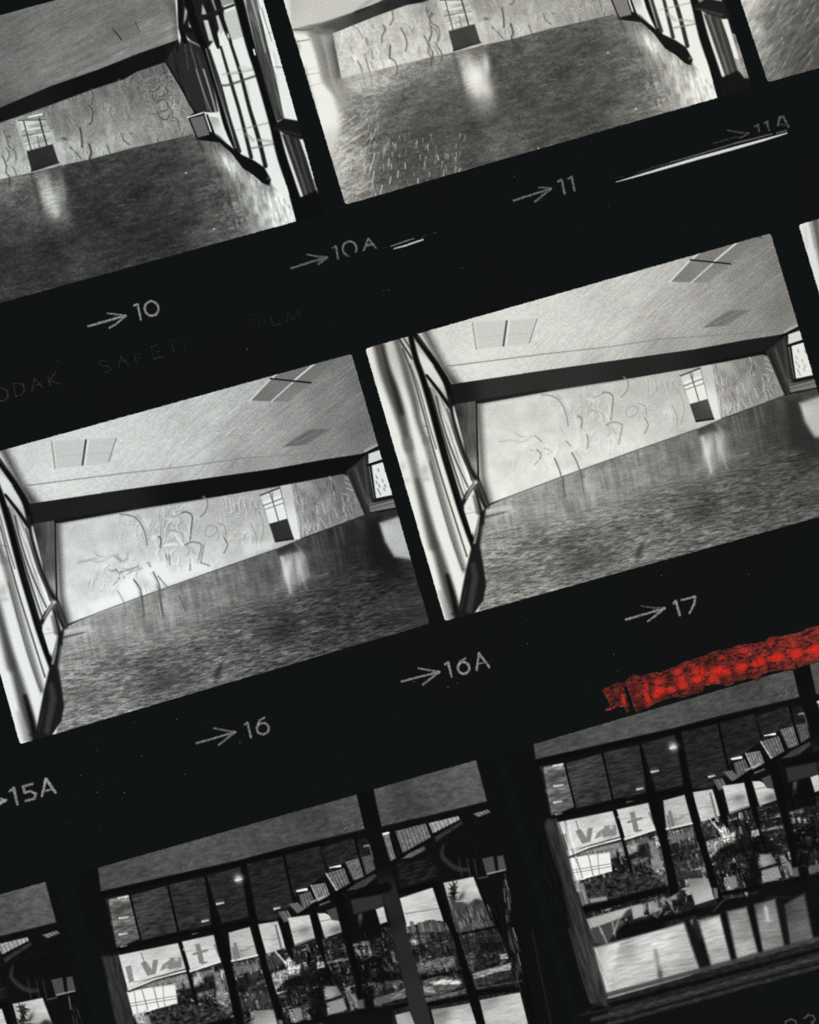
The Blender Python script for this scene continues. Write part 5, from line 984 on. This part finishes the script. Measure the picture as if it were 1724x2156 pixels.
# ------------------------------------------------------------------ edge numbers, lettering, light streaks, wax pencil
def ink_thing(name, label, cat, items, group=None, mat=None, box_pad=8, z=Z_MARK, rough=1.6, step=1.0, thr=4.0, speck=1.0, fat=1.02):
    """items: (part name, [(points, width, tone), ...]); every part is its own patch of ink"""
    allp = [p for _, st in items for pts, w, t in st for p in pts]
    A = np.array(allp); x0, y0 = A.min(0) - box_pad; x1, y1 = A.max(0) + box_pad
    sh = Sheet([(x0, y0), (x1, y0), (x1, y1), (x0, y1)], step, base=17, lo=-60)
    obs = []; owner = np.zeros(sh.px.shape, int)
    for k, (pn, st) in enumerate(items):
        before = sh.t.copy()
        for pts, w, t in st:
            a = .92
            sh.line(pts, [q * fat for q in w] if isinstance(w, list) else w * fat, t, a=a, soft=2.0, rough=rough)
        owner[np.abs(sh.t - before) > thr] = k + 1
    n1 = vnoise(sh.px * .5, sh.py * .5, 8)
    sh.t = 17 + (sh.t - 17) * (1 - speck * (.36 - .55 * n1))
    if len(items) == 1:
        cell = owner > 0; cell[-1, :] = False; cell[:, -1] = False
        cx, cy = sh.px[cell].mean(), sh.py[cell].mean()
        og = ((cx - W / 2) * S, (H / 2 - cy) * S)
        o = ink_mesh(sh, cell, name, mat or M_MARK, z, None, og); o.location = (og[0], og[1], 0)
        return tag(o, label, cat, group)
    cell = owner > 0; cx, cy = sh.px[cell].mean(), sh.py[cell].mean()
    r = root_at(name, cx, cy); tag(r, label, cat, group)
    for k, (pn, st) in enumerate(items):
        c = owner == k + 1; c[-1, :] = False; c[:, -1] = False
        ink_mesh(sh, c, pn, mat or M_MARK, z, r, (r.location.x, r.location.y))
    return r

def arc(c, cx, cy, rx, ry, a0=0, a1=360, n=20, tilt=-15):
    out = []
    for k in range(n + 1):
        a = math.radians(a0 + (a1 - a0) * k / n); q = math.radians(tilt)
        dx, dy = rx * math.cos(a), ry * math.sin(a)
        out += [cx + dx * math.cos(q) - dy * math.sin(q), cy + dx * math.sin(q) + dy * math.cos(q)]
    return c(*out)

G_NUM = 'arrowed frame numbers along the strips'
k = F1; T0 = 150
ink_thing('frame_number', 'grey arrow and number 10 below the darkest hall print', 'number mark',
    [('arrow', [(k(458, 830, 560, 800, 650, 775), 5, T0), (k(558, 762, 650, 775), 4, T0 - 15), (k(568, 838, 610, 812, 650, 777), 4.4, T0)]),
     ('numeral', [(k(695, 722, 714, 716, 730, 795), [4, 5, 4.5], T0)]), ('numeral', [(arc(k, 786, 738, 35, 38), 5, T0)])], G_NUM)
k = crop(600, 400, 3.448); T0 = 112
ink_thing('frame_number', 'grey arrow and number 10A between two light streaks and prints', 'number mark',
    [('arrow', [(k(45, 568, 180, 525, 300, 490), 4.6, T0), (k(160, 468, 230, 482, 305, 488), 4, T0 - 10), (k(245, 535, 300, 492), 6, T0 - 20)]),
     ('numeral', [(k(345, 420, 368, 408, 385, 498), [3, 4.5, 4], T0)]), ('numeral', [(arc(k, 468, 425, 50, 52, 130, 400), 4.4, T0 + 15), (k(430, 470, 470, 482), 3, T0 - 40)]), ('letter', [(k(572, 435, 604, 352, 658, 420), 4, T0 + 10), (k(590, 402, 640, 395), 6, T0)])], G_NUM)
k = crop(1050, 0, 2.558); T0 = 120
ink_thing('frame_number', 'grey arrow and number 11 below the pale hall floor print', 'number mark',
    [('arrow', [(k(80, 1080, 180, 1048, 280, 1015), [5, 4, 4], T0), (k(215, 1010, 280, 1014), 4, T0 - 20), (k(195, 1085, 240, 1050, 280, 1016), 4.6, T0 - 5)]),
     ('numeral', [(k(320, 976, 338, 968, 354, 1042), 4.6, T0)]), ('numeral', [(k(375, 962, 393, 952, 407, 1026), 4.6, T0)])], G_NUM)
k = crop(1290, 220, 3.972); T0 = 78
ink_thing('frame_number', 'faint half-vanished arrow and number 11A above the long white streak', 'number mark',
    [('arrow', [(k(835, 328, 940, 296, 1050, 270), 2.6, 62), (k(958, 216, 1050, 232, 1135, 240), 3.4, T0), (k(1065, 280, 1135, 242), 4, T0)]),
     ('numeral', [(k(1190, 180, 1212, 172, 1226, 228), [5, 6, 3], T0 + 5)]), ('numeral', [(k(1268, 155, 1290, 146, 1306, 218), [4, 6, 3], T0 + 12)]), ('letter', [(k(1382, 172, 1396, 102, 1425, 104, 1468, 185), [5, 5, 5, 4], T0 + 20), (k(1405, 165, 1450, 170), 6, 50)])], G_NUM)
k = crop(380, 1340, 2.535); T0 = 132
ink_thing('frame_number', 'grey arrow and number 16 below the darker of the middle hall prints', 'number mark',
    [('arrow', [(k(85, 570, 190, 540, 290, 510), 4.4, T0), (k(178, 490, 290, 510), 4, T0 - 15), (k(205, 578, 290, 512), 4.6, T0 - 10)]),
     ('numeral', [(k(343, 468, 357, 460, 375, 538), 5, T0)]), ('numeral', [(arc(k, 439, 492, 32, 30), 5, T0), (k(448, 433, 420, 448, 408, 485), 4.4, T0)])], G_NUM)
ink_thing('frame_number', 'speckled grey arrow and number 16A beneath the gap between two prints', 'number mark',
    [('arrow', [(k(1180, 240, 1280, 214, 1380, 190), 4.4, T0 + 8), (k(1270, 170, 1380, 188), 4, T0), (k(1295, 255, 1380, 190), 5, T0)]),
     ('numeral', [(k(1412, 148, 1428, 140, 1446, 214), [5, 6, 4], T0 + 15)]), ('numeral', [(arc(k, 1510, 168, 31, 31), 5.4, T0 + 18), (k(1520, 117, 1490, 135, 1478, 165), 4.4, T0)]), ('letter', [(k(1580, 178, 1592, 90, 1646, 162), 5.2, T0 + 8), (k(1585, 146, 1632, 136), 3.4, T0)])], G_NUM)
k = crop(1240, 1220, 3.562); T0 = 150
ink_thing('frame_number', 'grey arrow and number 17 above the red mark', 'number mark',
    [('arrow', [(k(278, 300, 420, 260, 565, 215), [5.5, 4.5, 5], T0), (k(385, 198, 480, 212, 565, 214), [2, 3, 4], T0 - 50), (k(440, 315, 505, 265, 565, 216), [3.4, 5, 5], T0)]),
     ('numeral', [(k(630, 180, 650, 162, 680, 268), [4, 6, 5], T0)]), ('numeral', [(k(695, 154, 795, 128, 790, 180, 755, 250), [4.6, 5, 5, 4.6], T0)])], G_NUM)
k = crop(0, 1500, 3.2875); T0 = 150
ink_thing('frame_number', 'number 15A at the left edge, its arrow cut off', 'number mark',
    [('arrow', [(k(-120, 660, -20, 625, 40, 608), 5, T0 + 10), (k(-30, 590, 42, 605), 4, T0), (k(-50, 660, 40, 608), 6, T0)]),
     ('numeral', [(k(65, 545, 95, 525, 120, 635), [5, 7, 6], T0 - 10)]), ('numeral', [(k(225, 494, 160, 512, 168, 555, 210, 545, 248, 562, 240, 595, 180, 612), 5.4, T0 - 5)]), ('letter', [(k(290, 580, 318, 460, 382, 552), [4.6, 6.6, 6], T0 + 12), (k(298, 548, 365, 530), 4.4, T0 - 5)])], G_NUM)
k = crop(1324, 1756, 4.31); T0 = 84
ink_thing('frame_number', 'tops of two faint digits cut off at the lower right corner', 'number mark',
    [('numeral', [(k(1418, 1724, 1424, 1698, 1470, 1680, 1515, 1700, 1518, 1730, 1470, 1800, 1430, 1850), 3.6, T0), ]), ('numeral', [(k(1588, 1672, 1630, 1640, 1675, 1652, 1690, 1690, 1650, 1712, 1700, 1740, 1700, 1800), 3.8, T0)])], G_NUM)

# barely legible maker's lettering on the rebate of the top strip
G_LET = 'faint lettering on the film edge'
k = crop(0, 700, 3.831); T0 = 50
ink_thing('edge_lettering', 'faint grey word at the left edge, first letter cut off', 'lettering',
    [('letter', [(k(-75, 420, -48, 540), 2, T0)]), ('letter', [(arc(k, 15, 500, 48, 52), 2.6, T0 + 10)]), ('letter', [(k(108, 412, 130, 515, 178, 500, 198, 455, 180, 412, 108, 412), 2.4, T0 + 8)]), ('letter', [(k(258, 470, 275, 372, 338, 440), 2.6, T0 + 6), (k(265, 432, 320, 415), 2.2, T0)]), ('letter', [(k(385, 352, 408, 432), 2.4, T0), (k(445, 325, 398, 388, 480, 412), 2.4, T0 + 6)])], G_LET, rough=3.0, fat=.95)
ink_thing('edge_lettering', 'faint grey word beginning with S, below the number 10', 'lettering',
    [('letter', [(k(858, 235, 815, 225, 795, 250, 830, 268, 872, 270, 892, 295, 870, 318, 838, 325), 2.4, T0)]), ('letter', [(k(955, 280, 972, 190, 1030, 258), 2.4, T0 - 4), (k(965, 240, 1020, 225), 2, T0 - 8)]), ('letter', [(k(1085, 180, 1103, 250), 2.4, T0 - 6), (k(1085, 185, 1130, 172), 2, T0 - 10), (k(1092, 215, 1125, 205), 2, T0 - 12)]),
     ('letter', [(k(1215, 120, 1245, 210), 2, T0 - 12), (k(1220, 118, 1275, 95), 2.2, T0 - 6), (k(1235, 165, 1290, 145), 2, T0 - 8), (k(1245, 210, 1312, 192), 2.8, T0 + 8)]), ('letter', [(k(1328, 75, 1412, 55), 2, T0 - 12), (k(1375, 62, 1405, 155), [2, 2.8], T0 - 2)]), ('letter', [(k(1440, 35, 1480, 80, 1540, 5), 2, T0 - 20), (k(1480, 80, 1495, 125), 2, T0 - 16)])], G_LET, rough=3.0, fat=.95)
k = F1
ink_thing('edge_lettering', 'very faint short word ending in M, above the darker middle print', 'lettering',
    [('letter', [(k(1290, 770, 1305, 830), 2, T0 - 18), (k(1290, 772, 1325, 762), 2, T0 - 18)]), ('letter', [(k(1335, 770, 1348, 842), 2.2, T0 - 12)]), ('letter', [(k(1400, 775, 1418, 826, 1455, 816), 2.6, T0 - 6)]), ('letter', [(k(1488, 808, 1490, 755, 1520, 800, 1545, 745, 1558, 790), 2.2, T0 - 14)])], G_LET, rough=3.0, fat=.95)

# light that leaked through the sprocket edge
k = crop(1290, 220, 3.972)
ink_thing('light_streak', 'long tapering white streak under the number 11A', 'streak',
    [('bright_core', [(k(28, 648, 180, 605, 400, 540, 700, 453, 1000, 370, 1250, 300, 1455, 240), [1.5, 3.6, 5.6, 6.6, 6.6, 5.4, 2.4], 238)]),
     ('grey_fringe', [(k(180, 582, 330, 528, 480, 488), [1.5, 3, 3], 62), (k(480, 484, 640, 440, 900, 362, 1020, 325), [3, 3.6, 3.6, 3], 92), (k(1020, 325, 1200, 280, 1330, 246), [3.4, 3, 2.6], 110), (k(1370, 240, 1450, 218), 3, 104), (k(10, 615, 90, 600), 1.6, 44)])], 'white light streaks on the film edge', rough=.5, speck=.12)
k = crop(600, 400, 3.448)
ink_thing('light_streak', 'short white dash beside the number 10A', 'streak',
    [('bright_core', [(k(790, 426, 870, 405, 1000, 360), [2, 3.6, 3.2], 236)]), ('grey_fringe', [(k(768, 408, 850, 380, 935, 352), [2.2, 3.2, 2.4], 128), (k(990, 345, 1025, 325), 2, 56), (k(1080, 312, 1098, 306), 2, 60), (k(712, 425, 730, 418), 2, 50)])], 'white light streaks on the film edge', rough=.6, speck=.2)

# dust: pin-prick white specks over the whole page
def dust():
    sh_rg = np.random.RandomState(9)
    pts = [(808, 612), (1083, 371), (972, 565), (943, 438), (520, 735), (1292, 1378), (1392, 1212), (1576, 1209), (285, 1520), (372, 1514), (170, 1632), (205, 1668), (262, 1669), (298, 1592), (818, 611), (1300, 1412), (1111, 1304), (505, 1563), (872, 1435), (962, 1438), (943, 1448), (1110, 1355), (205, 1580), (600, 1350), (210, 1740), (390, 1630)]
    for _ in range(240):
        x, y = sh_rg.uniform(0, 1724), sh_rg.uniform(0, 2156)
        q = y + .277 * x
        if (640 < q < 940) or (1590 < q < 1850) or (680 < q < 900): pts.append((x, y))
    vs, fs, cs = [], [], []
    for n, (x, y) in enumerate(pts):
        r = sh_rg.uniform(.5, 1.0) if n > 25 else sh_rg.uniform(.8, 1.4); t = sh_rg.uniform(.02, .06) if n > 25 else sh_rg.uniform(.08, .22)
        b = len(vs)
        for a in range(5): vs.append(((x + r * math.cos(a * 1.257 + n) - W / 2) * S, (H / 2 - y - r * math.sin(a * 1.257 + n)) * S, Z_MARK)); cs.append((t, t, t * .97, 1))
        fs.append(tuple(range(b, b + 5)))
    me = bpy.data.meshes.new('dust_specks'); me.from_pydata(vs, [], fs)
    ca = me.color_attributes.new('ink', 'FLOAT_COLOR', 'POINT'); ca.data.foreach_set('color', np.array(cs, np.float32).ravel())
    me.materials.append(M_MARK); me.update()
    o = bpy.data.objects.new('dust_specks', me); scene.collection.objects.link(o)
    tag(o, 'tiny pale dust specks scattered over the black film edges', 'dust', kind='stuff')
dust()

# red wax pencil mark over the bottom strip
def red_mark():
    k = crop(1240, 1220, 3.562)
    sh = Sheet([(1255, 1300), (1760, 1300), (1760, 1520), (1255, 1520)], 1.0, base=17)
    out = k(95, 830, 150, 800, 215, 772, 262, 775, 300, 735, 330, 712, 400, 722, 480, 700, 540, 698, 600, 672, 700, 622, 760, 605, 870, 568, 930, 540, 1000, 525, 1060, 515, 1120, 492, 1240, 480, 1320, 462, 1350, 428, 1440, 425, 1560, 402, 1650, 362, 1724, 342, 1840, 320, 1840, 590, 1724, 608, 1600, 648, 1540, 672, 1440, 680, 1350, 690, 1300, 712, 1260, 750, 1200, 742, 1100, 765, 1040, 800, 960, 782, 860, 800, 850, 842, 780, 858, 700, 884, 620, 880, 560, 902, 500, 925, 440, 962, 390, 975, 352, 996, 325, 960, 318, 905, 300, 860, 300, 990, 280, 1000, 262, 955, 215, 950, 125, 990, 120, 970, 160, 950, 135, 890)
    w = (slice(None), slice(None))
    c = sh.cover(out, w, 2.6)
    X, Y = sh.px, sh.py
    q = math.radians(-15); a = X * math.cos(q) + Y * math.sin(q); b = -X * math.sin(q) + Y * math.cos(q)
    rag = vnoise(X * .35, Y * .35, 4); c = np.clip(c * 1.5 - .5 * (rag > .62) * (1 - c) * 2, 0, 1)
    fib = .55 * vnoise(a / 10, b / 2.2, 1) + .45 * vnoise(a / 3.5, b / 2.0, 2)
    t = 48 + 105 * fib * (.35 + vnoise(X * .09, Y * .09, 6)) + 26 * np.clip((X - 1480) / 240, 0, 1)
    def blob(x, y, rx, ry, pk):
        (cx, cy), = k(x, y)
        dx = (X - cx) * math.cos(q) + (Y - cy) * math.sin(q); dy = -(X - cx) * math.sin(q) + (Y - cy) * math.cos(q)
        return pk * np.exp(-((dx / rx) ** 2 + (dy / ry) ** 2) ** 1.05) * .93
    bl = np.zeros(X.shape)
    for v in [(430, 800, 5, 12, .8), (435, 880, 6, 16, .9), (520, 770, 11, 8, .8), (525, 835, 13, 11, 1), (500, 870, 9, 8, .8), (610, 825, 10, 7, .9), (665, 695, 12, 9, .75), (700, 790, 12, 13, .9), (690, 740, 10, 8, .8), (800, 690, 12, 12, .75), (850, 690, 9, 12, .8), (820, 745, 16, 9, .95), (930, 745, 11, 8, .9), (970, 690, 16, 11, .9), (1030, 695, 12, 8, 1), (1145, 655, 14, 10, 1), (1150, 540, 10, 7, .6), (980, 590, 12, 6, .5), (1240, 635, 9, 7, .9), (1290, 610, 9, 10, 1), (1410, 585, 17, 9, 1), (1350, 590, 8, 6, .7), (1550, 555, 15, 10, 1), (1540, 490, 8, 6, .5), (1690, 525, 16, 10, 1), (1650, 540, 7, 6, .8), (1790, 500, 14, 10, 1), (260, 900, 4, 16, .8), (200, 965, 14, 3, .7), (150, 975, 6, 3, .9), (1380, 470, 10, 6, .5), (1450, 520, 9, 5, .4)]:
        bl = np.maximum(bl, blob(*v))
    bl = bl * (.60 + .5 * vnoise(X * .4, Y * .4, 12))
    t = t * (1 - bl) + 246 * bl
    dark = vnoise(a / 7, b / 3, 9) > .66; t = np.where(dark & (bl < .35), t * .55, t)
    (nx0, ny0), (nx1, ny1), (nx2, ny2) = k(275, 815, 300, 900, 338, 990)
    keep = sh.t.copy(); sh.t = t
    sh.line([(nx0, ny0), (nx1, ny1), (nx2, ny2)], [6, 6, 4], 17, soft=2)
    nk = np.zeros(X.shape); tmp = sh.t; sh.t = nk; sh.line([(nx0, ny0), (nx1, ny1), (nx2, ny2)], [6, 6, 4], 1, soft=2); nk = sh.t; sh.t = tmp
    c = c * (1 - nk)
    sh.t = 17 * (1 - c) + sh.t * c
    sh.red = c * (.80 + .2 * bl)
    cell = c > .03; cell[-1, :] = False; cell[:, -1] = False
    cx, cy = 1520, 1410; og = ((cx - W / 2) * S, (H / 2 - cy) * S)
    o = ink_mesh(sh, cell, 'pencil_mark', M_WAX, Z_MARK * 1.5, None, og); o.location = (og[0], og[1], 0)
    tag(o, 'broad red wax pencil stroke along the top of the lower right print', 'pencil mark')
red_mark()
